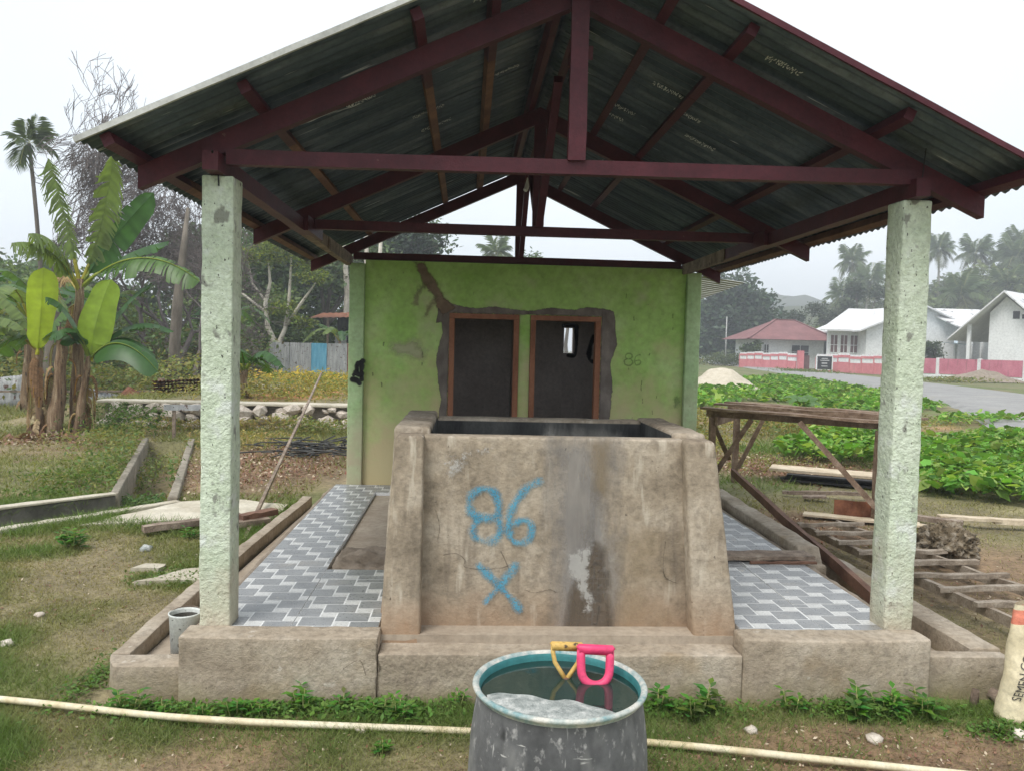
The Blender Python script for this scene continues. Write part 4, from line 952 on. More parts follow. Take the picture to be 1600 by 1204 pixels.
b = MB(); b.rbox((-6.6, 16.9, .2), (-4.4, 17.05, .50), .03, .12, .05, 67); tag(b.build('bed_edging', M['palecrete'], None, True), 'thin concrete edging of the planting bed behind the rubble wall', 'edging')
# stake cross
CR = empty('stake_marker', (-4.65, 9.5, 0), 'grey plank nailed across a wooden stake by the left lawn', 'stake')
b = MB(); b.bar((-4.66, 9.5, -.05), (-4.65, 9.5, .58), .045, .045, jit=.002); b.build('stake', M['oldwood'], CR)
b = MB(); b.bar((-4.80, 9.46, .52), (-4.0, 9.46, .53), .02, .09, jit=.002, seg=3); b.build('cross_plank', M['greysheet'], CR)
# scrap sheets
def corr(name, c, wd, ht, rot, mat, label, cat='metal sheet', group=None, pitch=.076):
    b = MB(); n = int(wd/pitch*4); c = Vector(c)
    for r_ in range(4):
        for j in range(n+1): b.v.append((wd*(j/n-.5), .012*math.sin(2*math.pi*j/4)+.03*mn.noise(Vector((j*.07, r_*.6, c.x))), ht*r_/3))
    for r_ in range(3):
        for j in range(n): a = r_*(n+1)+j; b.f.append((a, a+1, a+n+2, a+n+1)); b.m.append(0)
    o = b.build(name, M[mat], None, True); o.location = c; o.rotation_euler = rot
    sm = o.modifiers.new('t', 'SOLIDIFY'); sm.thickness = .002
    return tag(o, label, cat, group)
corr('corrugated_sheet', (-10.1, 15, -.03), .7, .75, (R(-14), R(-8), 0), 'greysheet', 'leaning grey and rust striped metal sheet at the left edge')
corr('corrugated_sheet', (-10.75, 15.1, -.03), .7, .5, (R(-10), 0, 0), 'rust', 'dark rusty metal sheet at the far left edge')
corr('corrugated_sheet', (-8.25, 14.7, -.03), 1.0, .5, (R(-25), R(12), R(8)), 'greysheet', 'bent grey scrap sheet behind the banana stems')
corr('corrugated_sheet', (-7.35, 14.3, -.03), .9, .55, (R(-40), R(28), R(-12)), 'rust', 'slumped rusty scrap sheet right of the banana stems')
for k in range(5):
    o = corr('corrugated_sheet', (-6.3+.02*k, 15.2-.05*k, .36+.075*k), 1.5, .5, (R(82), R(-4), R(14)), 'rust', 'rusty corrugated sheet, number %s from the top of the stack by the left column' % ('five', 'four', 'three', 'two', 'one')[k], group='stacked rusty sheets')
plank((-10.9, 14.85, .34), (-6.9, 14.9, .43), .04, .04, 'oldwood', 'long horizontal rail behind the banana stems', 'rail', 'rail')
plank((-7.2, 14.6, -.02), (-7.15, 14.62, .38), .05, .05, 'rawwood', 'short post under the rail near the scrap sheets', 'post', 'post')
plank((-6.82, 14.9, -.02), (-6.83, 14.9, .72), .16, .10, 'oldwood', 'dark wooden post beside the rusty sheet stack', 'post', 'post')
# garden fence of metal sheets + shed
FN = empty('sheet_fence', (-7, 33, .2), 'grey and blue corrugated metal fence beyond the planting bed', 'fence')
for x0, x1, mt in ((-8.75, -7.9, 'greysheet'), (-7.88, -6.95, 'greysheet'), (-6.93, -6.25, 'bluesheet'), (-6.23, -5.35, 'greysheet'), (-5.33, -4.2, 'rust')):
    b = MB(); n = 24
    for r_ in range(2):
        for j in range(n+1): b.v.append((x0+(x1-x0)*j/n, 33+.03*math.sin(math.pi*j)+(.03 if j % 2 else 0), .15+1.42*r_+rnd.uniform(-.02, .02)*0))
    for j in range(n): b.f.append((j, j+1, j+n+2, j+n+1)); b.m.append(0)
    b.build('fence_sheet', M[mt], FN)
for x in (-8.77, -6.94, -5.34):
    b = MB(); b.bar((x, 33.06, -.1), (x, 33.06, 1.6), .07, .07); b.build('post', M['oldwood'], FN)
SHD = empty('tin_shed', (-5.5, 36.5, 0), 'lean-to shed with rusty tin roof behind the metal fence', 'shed')
b = MB(); n = 30
for r_ in range(2):
    for j in range(n+1): b.v.append((-7.5+4.5*j/n+.0*r_, 35+3.6*r_, 2.72+.75*r_*.5+.2*(j/n)+(.03 if j % 2 else 0)))
for j in range(n): b.f.append((j, j+1, j+n+2, j+n+1)); b.m.append(0)
b.build('roof', M['rust'], SHD)
for x in (-6.6, -4.9, -3.2):
    b = MB(); b.bar((x, 35.3, -.1), (x, 35.3, 2.8), .1, .1); b.build('post', M['oldwood'], SHD)
b = MB(); b.box(-6.5, -3.2, 37.5, 37.6, 0, 2.9); b.build('back_wall', M['lining'], SHD)
b = MB(); b.box(-6.3, -5.75, 35.5, 35.56, 1.0, 2.0); b.build('cloth_panel', M['greysheet'], SHD)

# ------------------------------------------------------------------ houses, walls and road side on the right
def gable(root, x0, x1, y0, y1, zw, zr, over, roofmat, axis='x', th=.12):
    """walls with a pitched roof; axis = direction of the ridge"""
    b = MB()
    if axis == 'x':
        ym = (y0+y1)/2
        b.box(x0, x1, y0, y0+.15, 0, zw); b.box(x0, x1, y1-.15, y1, 0, zw)
        for x in (x0, x1-.15):
            P = [(y0+.15, 0), (y1-.15, 0), (y1-.15, zw), (ym, zr-.15), (y0+.15, zw)]
            b.quad(*[(x, y, z) for y, z in P]); b.quad(*[(x+.15, y, z) for y, z in reversed(P)])
        b.build('wall', M['white'], root)
        sl = (zr-zw)/(ym-y0)
        for s_, yy in ((-1, y0-over), (1, y1+over)):
            b = MB(); zl = zw-over*sl
            b.quad((x0-over, yy, zl), (x1+over, yy, zl), (x1+over, ym, zr), (x0-over, ym, zr)); b.quad((x0-over, yy, zl-th), (x0-over, ym, zr-th), (x1+over, ym, zr-th), (x1+over, yy, zl-th))
            b.quad((x0-over, yy, zl-th), (x1+over, yy, zl-th), (x1+over, yy, zl), (x0-over, yy, zl))
            for x in (x0-over, x1+over): b.quad((x, yy, zl-th), (x, yy, zl), (x, ym, zr), (x, ym, zr-th))
            b.build('roof', roofmat, root)
def window(root, x0, x1, y, z0, z1, nrm=-1, glass='darkglass', ax='x'):
    b = MB()
    if ax == 'x': b.box(x0, x1, y-.02, y+.02, z0, z1)
    else: b.box(y-.02, y+.02, x0, x1, z0, z1)
    g = b.build('window', M[glass], root)
    b = MB(); t = .07
    for a0, a1, c0, c1 in ((x0-t, x0, z0-t, z1+t), (x1, x1+t, z0-t, z1+t), (x0, x1, z1, z1+t), (x0, x1, z0-t, z0), ((x0+x1)/2-.03, (x0+x1)/2+.03, z0, z1), (x0, x1, z0+(z1-z0)*.42, z0+(z1-z0)*.42+.05)):
        if ax == 'x': b.box(a0, a1, y-.06, y-.022, c0, c1)
        else: b.box(y-.06, y-.022, a0, a1, c0, c1)
    b.build('window_frame', M['white'], g)
# red-roofed house
HR = empty('red_roof_house', (36, 90, 0), 'white bungalow with dull red hipped roof behind the pink wall', 'house')
b = MB(); b.box(33, 41, 88, 95, 0, 3.35); b.build('wall', M['white'], HR)
b = MB(); A_ = [(31.6, 86.6, 3.2), (42.4, 86.6, 3.2), (42.4, 96.4, 3.2), (31.6, 96.4, 3.2)]; r1, r2 = (36.5, 91.5, 5.6), (38.8, 91.5, 5.6)
b.quad(A_[0], A_[1], r2, r1); b.quad(A_[1], A_[2], r2); b.quad(A_[2], A_[3], r1, r2); b.quad(A_[3], A_[0], r1); b.quad(*[(x, y, 3.19) for x, y, z in A_]); b.build('roof', M['redroof'], HR)
b = MB()
for p, q in ((A_[0], r1), (A_[1], r2), (r1, r2)): b.bar((p[0], p[1], p[2]+.06), (q[0], q[1], q[2]+.06), .3, .08)
b.build('ridge_tiles', M['redroof'], HR)
window(HR, 37.2, 39.2, 87.96, 1.2, 2.6); window(HR, 34.0, 34.5, 87.96, 1.3, 2.6)
# white school wing with pale roof (eave towards the road, gable to the right)
HW = empty('white_house', (45, 86, 0), 'white house with pale metal roof and three dark windows', 'house')
def xf_house(root):
    return root
gy0 = 80.5
b = MB(); b.box(38.9, 47.9, 82.5, 82.65, 0, 4.55); b.build('front_wall', M['white'], HW)
b = MB()
P = [(41.6, 79.9), (51.5, 79.9)]
# gable wall facing the road on the right-hand half
gp = [(42.2, 0), (53.8, 0), (53.8, 4.6), (48.0, 7.0), (42.2, 4.6)]
b.quad(*[(x, 80.5, z) for x, z in gp]); b.quad(*[(x, 80.65, z) for x, z in reversed(gp)]); b.build('gable_wall', M['white'], HW)
b = MB(); b.box(42.2, 42.35, 80.66, 92, 0, 4.55); b.build('side_wall', M['white'], HW)
for s_ in (-1, 1):
    b = MB(); xe = 48+s_*6.9; ze = 7.15-6.9*.415
    V = [(xe, 79.7, ze), (48, 79.7, 7.15), (48, 93, 7.15), (xe, 93, ze)]
    b.quad(*V); b.quad(*[(x, y, z-.16) for x, y, z in reversed(V)])
    for i in range(4): a, c = V[i], V[(i+1) % 4]; b.quad((a[0], a[1], a[2]-.16), (c[0], c[1], c[2]-.16), c, a)
    b.build('roof', M['whiteroof'], HW)
b = MB(); V = [(37.6, 81.4, 4.35), (43.2, 81.4, 4.35), (46.5, 87.5, 6.95), (43.5, 87.5, 6.95)]; b.quad(*V); b.quad(*[(x, y, z-.18) for x, y, z in reversed(V)])
for i in range(4): a, c = V[i], V[(i+1) % 4]; b.quad((a[0], a[1], a[2]-.18), (c[0], c[1], c[2]-.18), c, a)
b.build('roof', M['whiteroof'], HW)
for x in (39.25, 40.35, 41.45): window(HW, x, x+.75, 82.46, 1.9, 3.75, glass='curtain')
# third house: peeling roof
HP = empty('peeling_roof_house', (52, 84, 0), 'low white house with peeling pale roof and porch posts between its neighbours', 'house')
b = MB(); b.box(49.5, 58, 81.2, 90, 0, 4.1); b.build('wall', M['white'], HP)
b = MB(); V = [(49.0, 79.2, 5.95), (55.3, 79.2, 6.5), (53.2, 77.6, 4.35), (52.3, 77.6, 4.3)]
V = [(48.3, 80.0, 6.75), (55.6, 80.0, 6.75), (52.6, 77.0, 4.35), (52.2, 77.0, 4.35)]
V = [(48.6, 82, 6.9), (56.5, 82, 6.9), (55.4, 77.3, 4.35), (51.6, 77.3, 4.35)]
b.quad(*V); b.quad(*[(x, y, z-.15) for x, y, z in reversed(V)])
for i in range(4): a, c = V[i], V[(i+1) % 4]; b.quad((a[0], a[1], a[2]-.15), (c[0], c[1], c[2]-.15), c, a)
b.build('roof', M['patchroof'], HP)
for x in (50.2, 51.8, 53.0):
    b = MB(); b.box(x, x+.25, 77.6, 77.85, 0, 4.0); b.build('porch_post', M['white'], HP)
b = MB(); b.box(50.3, 50.9, 81.14, 81.18, .3, 3.2); b.build('door', M['curtain'], HP)
b = MB(); b.box(52.0, 52.5, 81.14, 81.18, .3, 3.2); b.build('door', M['darkglass'], HP)
b = MB(); b.quad((47.8, 75.8, 3.15), (51.2, 75.8, 2.95), (51.6, 78.2, 3.0), (48.0, 78.2, 3.25)); b.build('porch_awning', M['bluesheet'], HP)
# near house at the right edge, gable towards the road
HN = empty('gable_house', (50, 70, 0), 'white house with wide gable eaves and small vent at the right edge', 'house')
HNX, HNY = 48.6, 68.
HN.location = (HNX, HNY, 0)
def hp(x, y, z): return (HNX+x, HNY+y, z)
wallp = [(-5.2, 0), (1.5, 0), (1.5, 5.9), (.15, 7.35), (-5.2, 2.6)]
b = MB(); b.quad(*[hp(1.2, y, z) for y, z in wallp]); b.quad(*[hp(1.35, y, z) for y, z in reversed(wallp)]); b.build('gable_wall', M['white'], HN)
b = MB(); b.quad(hp(1.2, 1.5, 0), hp(12, 1.5, 0), hp(12, 1.5, 5.9), hp(1.2, 1.5, 5.9)); b.build('side_wall', M['white'], HN)
b = MB(); b.quad(hp(1.2, -5.2, 0), hp(12, -5.2, 0), hp(12, -5.2, 3.0), hp(1.2, -5.2, 3.0)); b.build('side_wall', M['white'], HN)
for s_, run in ((1, 4.75), (-1, 6.0)):
    b = MB(); ze = 7.85-run*.93
    V = [hp(0, s_*run, ze), hp(0, 0, 7.85), hp(13, 0, 7.85), hp(13, s_*run, ze)]
    b.quad(*V); b.quad(*[(x, y, z-.16) for x, y, z in reversed(V)])
    for i in range(4): a, c = V[i], V[(i+1) % 4]; b.quad((a[0], a[1], a[2]-.16), (c[0], c[1], c[2]-.16), c, a)
    b.build('roof', M['patchroof' if s_ < 0 else 'whiteroof'], HN)
b = MB(); q = hp(.9, 3.1, 0); b.box(q[0]-.15, q[0]+.15, q[1]-.15, q[1]+.15, 0, 4.8); b.build('porch_post', M['white'], HN)
b = MB(); b.box(HNX+1.16, HNX+1.19, HNY-1.0, HNY-.45, 5.3, 6.0); b.build('gable_vent', M['darkglass'], HN)
b = MB(); b.box(HNX+1.16, HNX+1.19, HNY-1.6, HNY-1.2, 5.3, 5.7); b.build('gable_vent', M['darkglass'], HN)
HN.rotation_euler[2] = math.atan2(.6, .8)
# pink wall with pierced top (near the gate) and plain panels further right
PW = empty('pink_boundary_wall', (35, 75, 0), 'pink roadside boundary wall with white pierced top and gateway', 'wall')
def wall_run(p, q, n, root, pierced, h=1.62, zb=0.):
    p, q = Vector((p[0], p[1], 0)), Vector((q[0], q[1], 0)); ex_ = (q-p)/n; dn = ex_.normalized()
    for k in range(n):
        a, c = p+ex_*k, p+ex_*(k+1)
        if pierced:
            hh = h+.06*((k*7) % 3)
            b = MB(); b.bar(a+dn*.06+Vector((0, 0, zb+hh*.28)), c-dn*.06+Vector((0, 0, zb+hh*.28)), .14, hh*.56); b.build('panel', M['pinkwall'], root)
            b = MB(); b.bar(a+dn*.06+Vector((0, 0, zb+hh*.68)), c-dn*.06+Vector((0, 0, zb+hh*.68)), .10, hh*.22); b.build('white_band', M['white'], root)
            b = MB(); b.bar(a+Vector((0, 0, zb+hh*.86)), c+Vector((0, 0, zb+hh*.86)), .2, hh*.13); b.build('cap_rail', M['pinkwall'], root)
            b = MB()
            for j in range(3):
                m_ = a.lerp(c, (j+.5)/3); b.bar(m_-dn*.16+Vector((0, 0, zb+hh*.975)), m_+dn*.16+Vector((0, 0, zb+hh*.975)), .16, hh*.1)
            b.build('crenel', M['white'], root)
            b = MB(); b.bar(a+Vector((0, 0, zb)), a+Vector((0, 0, zb+hh*.795)), .2, .12, up=(0, 1, 0)); b.build('pillar', M['pinkwall'], root)
        else:
            b = MB(); b.bar(a+dn*.14+Vector((0, 0, zb+.3+h*.42)), c-dn*.14+Vector((0, 0, zb+.3+h*.42)), .12, h*.80); b.build('panel', M['pinkpanel'], root)
            b = MB(); b.bar(a+Vector((0, 0, zb)), a+Vector((0, 0, zb+h+.1)), .24, .24, up=(0, 1, 0)); b.build('pillar', M['white'], root)
            b = MB(); b.bar(a+Vector((0, 0, zb+.12)), c+Vector((0, 0, zb+.12)), .26, .3); b.build('plinth', M['white'], root)
wall_run((30.4, 85.5), (32.9, 76), 7, PW, True)
b = MB(); b.box(32.75, 33.25, 75.0, 75.5, 0, 1.95); b.build('gate_pillar', M['pinkwall'], PW)
b = MB(); b.box(33.27, 33.85, 75.1, 75.18, .05, 1.5); b.build('gate_leaf', M['curtain'], PW)
wall_run((34.0, 73.8), (37.2, 62.0), 8, PW, True)
PW2 = empty('rose_panel_wall', (40, 55, 0), 'rose panelled boundary wall with white posts at the right edge', 'wall')
wall_run((36.2, 62.4), (42.6, 46), 5, PW2, False, 1.5)
SG = empty('school_sign', (34.6, 73.2, .1), 'black notice board with white lettering in front of the pink wall', 'sign')
sp, sq = Vector((34.05, 72.6, 0)), Vector((35.2, 70.3, 0))
sp, sq = Vector((32.6, 70.6, 0)), Vector((34.0, 70.4, 0))
b = MB(); b.bar(sp+Vector((0, 0, .85)), sq+Vector((0, 0, .85)), .08, 1.25); b.build('board', M['black'], SG)
b = MB(); 
for p, q in ((sp, sp+Vector((0, 0, 1.5))), (sq, sq+Vector((0, 0, 1.5)))): b.bar(p, q, .1, .1, up=(0, 1, 0))
b.bar(sp+Vector((0, -.02, 1.5)), sq+Vector((0, -.02, 1.5)), .1, .08); b.bar(sp+Vector((0, -.02, .2)), sq+Vector((0, -.02, .2)), .1, .08); b.build('frame', M['white'], SG)
b = MB()
for z, w0, w1 in ((1.25, .3, .7), (1.08, .22, .78), (.85, .32, .68), (.8, .32, .68), (.55, .3, .7)):
    t = w0
    while t < w1:
        a = sp.lerp(sq, t); c = sp.lerp(sq, t+.03); y = -.046
        b.bar(a+Vector((0, y, z)), c+Vector((0, y, z)), .006, .07); t += .045
b.build('lettering', M['white'], SG)
# sand and soil heaps
def heap(c, rx, ry, h, mat, name, label, sd_):
    b = MB(); n = 28
    for j in range(n+1):
        for i in range(n+1):
            u, v = i/n*2-1, j/n*2-1; r = math.hypot(u, v); k = max(0, 1-r)
            b.v.append((c[0]+u*rx, c[1]+v*ry, c[2]-.05+h*(k**.8)*(1+.5*mn.noise(Vector((u*2.5, v*2.5, sd_))))+.03*mn.noise(Vector((u*9, v*9, sd_)))))
    for j in range(n):
        for i in range(n): a = j*(n+1)+i; b.f.append((a, a+1, a+n+2, a+n+1)); b.m.append(0)
    return tag(b.build(name, M[mat], None, True), label, name.split('_')[-1])
heap((11.6, 33, 0), 1.9, 1.6, .95, 'sand', 'sand_heap', 'pale sand heap in the creepers right of the green building', 5)
heap((36.5, 52, .05), 3.0, 1.6, .8, 'mortar', 'soil_heap', 'brown soil heap at the foot of the rose wall', 6)
heap((-3.9, 16.0, .35), 1.2, .8, .24, 'redsoil', 'soil_heap', 'orange soil heap in the bed behind the rubble wall', 7)
# utility poles
for x, y, l in ((33.4, 100, 'thin pale utility pole in front of the dark round tree'), (25.7, 88, 'short pale post by the far road right of the green building')):
    b = MB(); b.tube([(x, y, 0), (x, y, 6.2 if y > 95 else 3.6)], [.1, .07], 8); tag(b.build('utility_pole', M['trimpale'], None, True), l, 'pole', origin if False else None)

# ------------------------------------------------------------------ vegetation
RN = np.random.default_rng(11)
def leaves_quads(C, size, cols, up=.3, aspect=.5, droop=0.):
    """one rhombic leaf per centre, random lie"""
    n = len(C); a = RN.normal(size=(n, 3)); a[:, 2] = a[:, 2]*.6-droop; a /= np.linalg.norm(a, axis=1)[:, None]
    nb = RN.normal(size=(n, 3)); nb[:, 2] += up*3; nb /= np.linalg.norm(nb, axis=1)[:, None]
    b_ = np.cross(nb, a); b_ /= (np.linalg.norm(b_, axis=1)[:, None]+1e-9)
    s_ = (np.asarray(size)*np.ones(n))[:, None]
    w_ = b_*s_*aspect*.5; l_ = a*s_*.5
    V = np.stack([C-l_, C+w_-l_*.1, C+l_, C-w_-l_*.1], 1).reshape(-1, 3)
    return V, np.repeat(cols, 4, 0)
def vary(base, n, v=.3, alt=None, p=.3):
    c = np.array(base)[None]*(1+v*(RN.random((n, 1))*2-1))*(1+.12*(RN.random((n, 3))*2-1))
    if alt is not None: k = RN.random(n) < p; c[k] = np.array(alt)*(1+v*(RN.random((k.sum(), 1))*2-1))
    return np.clip(c, .004, 1)
def crown_pts(c, r, n, sub, shell=.75, spread=.28):
    """n points gathered in sub clumps spread through an ellipsoid"""
    d = RN.normal(size=(sub, 3)); d /= np.linalg.norm(d, axis=1)[:, None]
    rr = (shell+(1-shell)*RN.random((sub, 1)))*np.where(RN.random((sub, 1)) < .25, .5, 1.)
    cc = d*rr; k = RN.integers(0, sub, n)
    p = cc[k]+RN.normal(size=(n, 3))*spread*(.6+.8*RN.random((sub, 1)))[k]
    return np.array(c)+p*np.array(r)
def branches(b, p, d, L, r, depth, tips, kids=(2, 3), spread=.6, shrink=.72, sides=5, grav=.0, rs=None, rmin=.004, axis=None):
    rs = rs or rnd; pts = [p]; rad = [r]; cur = Vector(p); dd = Vector(d).normalized(); seg = 3
    for i in range(seg):
        dd = (dd+Vector((rs.gauss(0, .13), rs.gauss(0, .13), rs.gauss(0, .10)-grav))).normalized(); cur = cur+dd*(L/seg); pts.append(cur.copy()); rad.append(max(rmin, r*(1-.38*(i+1)/seg)))
    b.tube(pts, rad, sides, cap=False)
    if depth == 0: tips.append(cur.copy()); return
    for k in range(rs.randint(*kids)):
        t = pts[-1] if k < 2 else pts[-2]
        nd = (dd+Vector((rs.gauss(0, spread), rs.gauss(0, spread), rs.gauss(0, spread*.7)))).normalized()
        if axis:      # keep the crown gathered round its own axis
            off = Vector((axis[0]-t.x, axis[1]-t.y, 0)); k_ = off.length/axis[2]
            if k_ > .5: nd = (nd+off.normalized()*(k_-.5)*.9).normalized()
        branches(b, t, nd, L*shrink*rs.uniform(.75, 1.2), max(rmin, rad[-1]*.78), depth-1, tips, kids, spread, shrink, max(3, sides-1), grav, rs, rmin, axis)
def leaf_tree(name, label, base, th, tr, clumps, leaf, n, col, alt=None, group=None, bark='bark', cat='tree', mat='leaf', sub=24, up=.3, spread=.28, altp=.3):
    """trunk with a limb to every clump; clumps (dx,dy,z,rx,ry,rz)"""
    root = empty(name, base, label, cat, group); B = Vector(base); b = MB()
    top = B+Vector((rnd.gauss(0, .03)*th, rnd.gauss(0, .03)*th, th))
    b.tube([B-Vector((0, 0, .2)), B+Vector((0, 0, .1*th)), B.lerp(top, .5)+Vector((rnd.gauss(0, .03)*th, 0, 0)), top], [tr*1.35, tr, tr*.85, tr*.65], 8, False)
    Vs = []; Cs = []; tot = sum(c[3]*c[4]*c[5] for c in clumps)**1.
    for c in clumps:
        cc = B+Vector((c[0], c[1], c[2])); mid = top.lerp(cc, .5)+Vector((0, 0, -.1*c[5]))
        b.tube([top-Vector((0, 0, .15*th*rnd.random())), mid, cc], [tr*.5, tr*.3, tr*.12], 5, False)
        for _ in range(4):
            e = cc+Vector((rnd.gauss(0, .5)*c[3], rnd.gauss(0, .5)*c[4], rnd.gauss(0, .4)*c[5])); b.tube([mid.lerp(cc, .6), e], [tr*.16, tr*.05], 4, False)
        k = max(60, int(n*(c[3]*c[4]*c[5])/tot))
        p = crown_pts(tuple(cc), c[3:6], k, sub, spread=spread); V, C = leaves_quads(p, leaf*(.7+.6*RN.random(k)), vary(col, k, .35, alt, altp), up); Vs.append(V); Cs.append(C)
    b.build('trunk', M[bark], root, True)
    np_mesh('crown', np.concatenate(Vs), 4, M[mat], np.concatenate(Cs), parent=root)
    return root
def frond_mesh(name, L, leaflet, droop, npair=26, col=(.07, .11, .035), sweep=.35):
    """palm frond along +X from the origin, arching down"""
    V = []; C = []
    P = []
    for k in range(npair+1):
        t = k/npair; P.append(Vector((L*t*(1-.18*droop*t), 0, L*(.42*t-.95*droop*t*t))))
    for k in range(npair):
        a, c = P[k], P[k+1]; wv = .018*L/2.5*(1-.7*k/npair)+.004
        V += [a+Vector((0, -wv, 0)), c+Vector((0, -wv*.9, 0)), c+Vector((0, wv*.9, 0)), a+Vector((0, wv, 0))]; C += [(.30, .30, .12)]*4
        if k < 3: continue
        t = k/npair; ll = leaflet*(.45+.9*math.sin(math.pi*min(1, t*.88+.1))); d = (c-a).normalized()
        for s_ in (-1, 1):
            tip = a+d*ll*sweep+Vector((0, s_*ll*.78, -ll*(.35+.4*random.Random(k*3+s_).random())))
            mid = a.lerp(tip, .5)+Vector((0, 0, ll*.12)); w_ = d*(ll*.055+.012)
            V += [a, mid+w_, tip, mid-w_]; kk = .75+.5*random.Random(k*7+s_).random(); C += [tuple(q*kk for q in col)]*4
    V = np.array([tuple(v) for v in V]); C = np.array(C)
    o = np_mesh(name, V, 4, M['leaf'], C); me = o.data; bpy.data.objects.remove(o); return me
FR = [frond_mesh('frond', 1., .34, d, 24, c) for d, c in ((.25, (.11, .155, .06)), (.5, (.095, .14, .055)), (.85, (.105, .14, .055)), (1.25, (.13, .14, .06)))]
def palm(name, label, base, th, tr, fl, nf=15, lean=(0, 0), group=None, fr=None, cat='palm tree', trunkmat='palebark', elev=None):
    root = empty(name, base, label, cat, group); B = Vector(base); b = MB()
    top = B+Vector((lean[0], lean[1], th)); pts = [B-Vector((0, 0, .3))]+[B.lerp(top, t)+Vector((lean[0]*(t*t-t)*.6, lean[1]*(t*t-t)*.6, 0)) for t in (.1, .3, .5, .7, .85, 1)]
    b.tube(pts, [tr*1.5, tr*1.15, tr, tr*.95, tr*.9, tr*.85, tr*.8], 8); b.build('trunk', M[trunkmat], root, True)
    for k in range(nf):
        t = k/nf; me = (fr or FR)[min(3, int(t*4))]
        o = bpy.data.objects.new('frond', me); COL.objects.link(o); o.parent = root; o.location = Vector(lean).to_3d()+Vector((0, 0, th)) if False else (lean[0], lean[1], th)
        e = (1.05-1.5*t)+rnd.uniform(-.12, .12); s_ = fl*rnd.uniform(.85, 1.1)
        o.rotation_euler = (rnd.uniform(-.3, .3), -e, k*2.399+rnd.uniform(-.3, .3)); o.scale = (s_, s_, s_)
    return root
# --- bananas
def banana_leaf(parent, base, ctrl, tip, wd, col, ragged=0., mat='bananaleaf', side=None, fold=.25, name='leaf', alt=None, petiole=.18, seed=0):
    """blade along a curve base-ctrl-tip; side = direction across the blade"""
    rs = random.Random(seed); p0, p1, p2 = Vector(base), Vector(ctrl), Vector(tip); n = 46 if ragged > .3 else 26
    Pt = [p0*(1-t)**2+p1*2*t*(1-t)+p2*t*t for t in [k/n for k in range(n+1)]]
    V = []; C = []; F = []
    side = Vector(side) if side else None; k0 = int(n*petiole)
    def add_(p, c): V.append(tuple(p)); C.append(c); return len(V)-1
    yl = (min(.5, col[0]*2.3+.1), min(.5, col[1]*1.5+.1), col[2]*1.2)
    for k in range(n):        # midrib: a thin three-sided bar
        d = (Pt[k+1]-Pt[k]).normalized(); s_ = (side or d.cross(Vector((0, 0, 1)))).normalized(); u = s_.cross(d).normalized(); r = .022*(1-.8*k/n)*(1.5 if k < k0 else 1)
        r2 = .022*(1-.8*(k+1)/n)*(1.5 if k+1 < k0 else 1)
        a = [add_(Pt[k]+s_*r, yl), add_(Pt[k]-s_*r, yl), add_(Pt[k]-u*r*1.3, yl), add_(Pt[k+1]+s_*r2, yl), add_(Pt[k+1]-s_*r2, yl), add_(Pt[k+1]-u*r2*1.3, yl)]
        F += [(a[0], a[1], a[4], a[3]), (a[1], a[2], a[5], a[4]), (a[2], a[0], a[3], a[5])]
    for sg in (-1, 1):
        prev = None; strip_droop = 0; strip_sh = 0
        for k in range(k0, n+1):
            t = (k-k0)/(n-k0); wv = wd/2*min(1, (t*5)**.6+.02)*(1+.12*math.sin(t*7+seed) if t < .8 else max(.03, (1+.12*math.sin(5.6+seed))*max(0, 1-((t-.8)/.2)**2)**.5))
            d = (Pt[min(k+1, n)]-Pt[max(k-1, 0)]).normalized(); s_ = (side or d.cross(Vector((0, 0, 1)))).normalized(); u = s_.cross(d).normalized()
            if u.z < 0 and side is None: u = -u
            sh = 1+(.5 if ragged > .2 else .16)*(rs.random()-.5)
            cA = tuple(q*sh for q in col); cB = tuple(q*sh*.92 for q in (alt if alt and sg > 0 else col))
            dr = fold*wv+strip_droop*wv
            m_ = Pt[k]+s_*sg*wv*.5+u*(-.06*wv)-Vector((0, 0, dr*.35)); e = Pt[k]+s_*sg*wv*(1-.25*strip_droop)-Vector((0, 0, dr))+d*(strip_sh*wv)
            cur = (add_(Pt[k]+u*.012, cA), add_(m_, cA), add_(e, cB))
            if prev:
                F.append((prev[0], prev[1], cur[1], cur[0])); F.append((prev[1], prev[2], cur[2], cur[1]))
            prev = cur
            if ragged and rs.random() < ragged and k < n:      # a tear: restart the strip with another droop
                strip_droop = rs.uniform(0, 1.1)*ragged*1.2; strip_sh = rs.uniform(-.25, .25)*ragged
                dr = fold*wv+strip_droop*wv
                m_ = Pt[k]+s_*sg*wv*.5-Vector((0, 0, dr*.4)); e = Pt[k]+s_*sg*wv*(1-.25*strip_droop)-Vector((0, 0, dr))+d*((strip_sh+.12)*wv)
                prev = (add_(Pt[k]+u*.012, cA), add_(m_, cA), add_(e, cB))
    me = bpy.data.meshes.new(name); off = wloc(parent); me.from_pydata([tuple(Vector(v)-off) for v in V], [], F)
    a = me.color_attributes.new('Col', 'FLOAT_COLOR', 'POINT'); a.data.foreach_set('color', np.array([c+(1,) for c in C], np.float32).ravel())
    me.materials.append(M[mat]); me.polygons.foreach_set('use_smooth', [True]*len(me.polygons)); me.update()
    o = bpy.data.objects.new(name, me); COL.objects.link(o); o.parent = parent; return o
DK, MG, YG, LG = (.045, .115, .028), (.085, .165, .04), (.36, .47, .035), (.15, .21, .06)
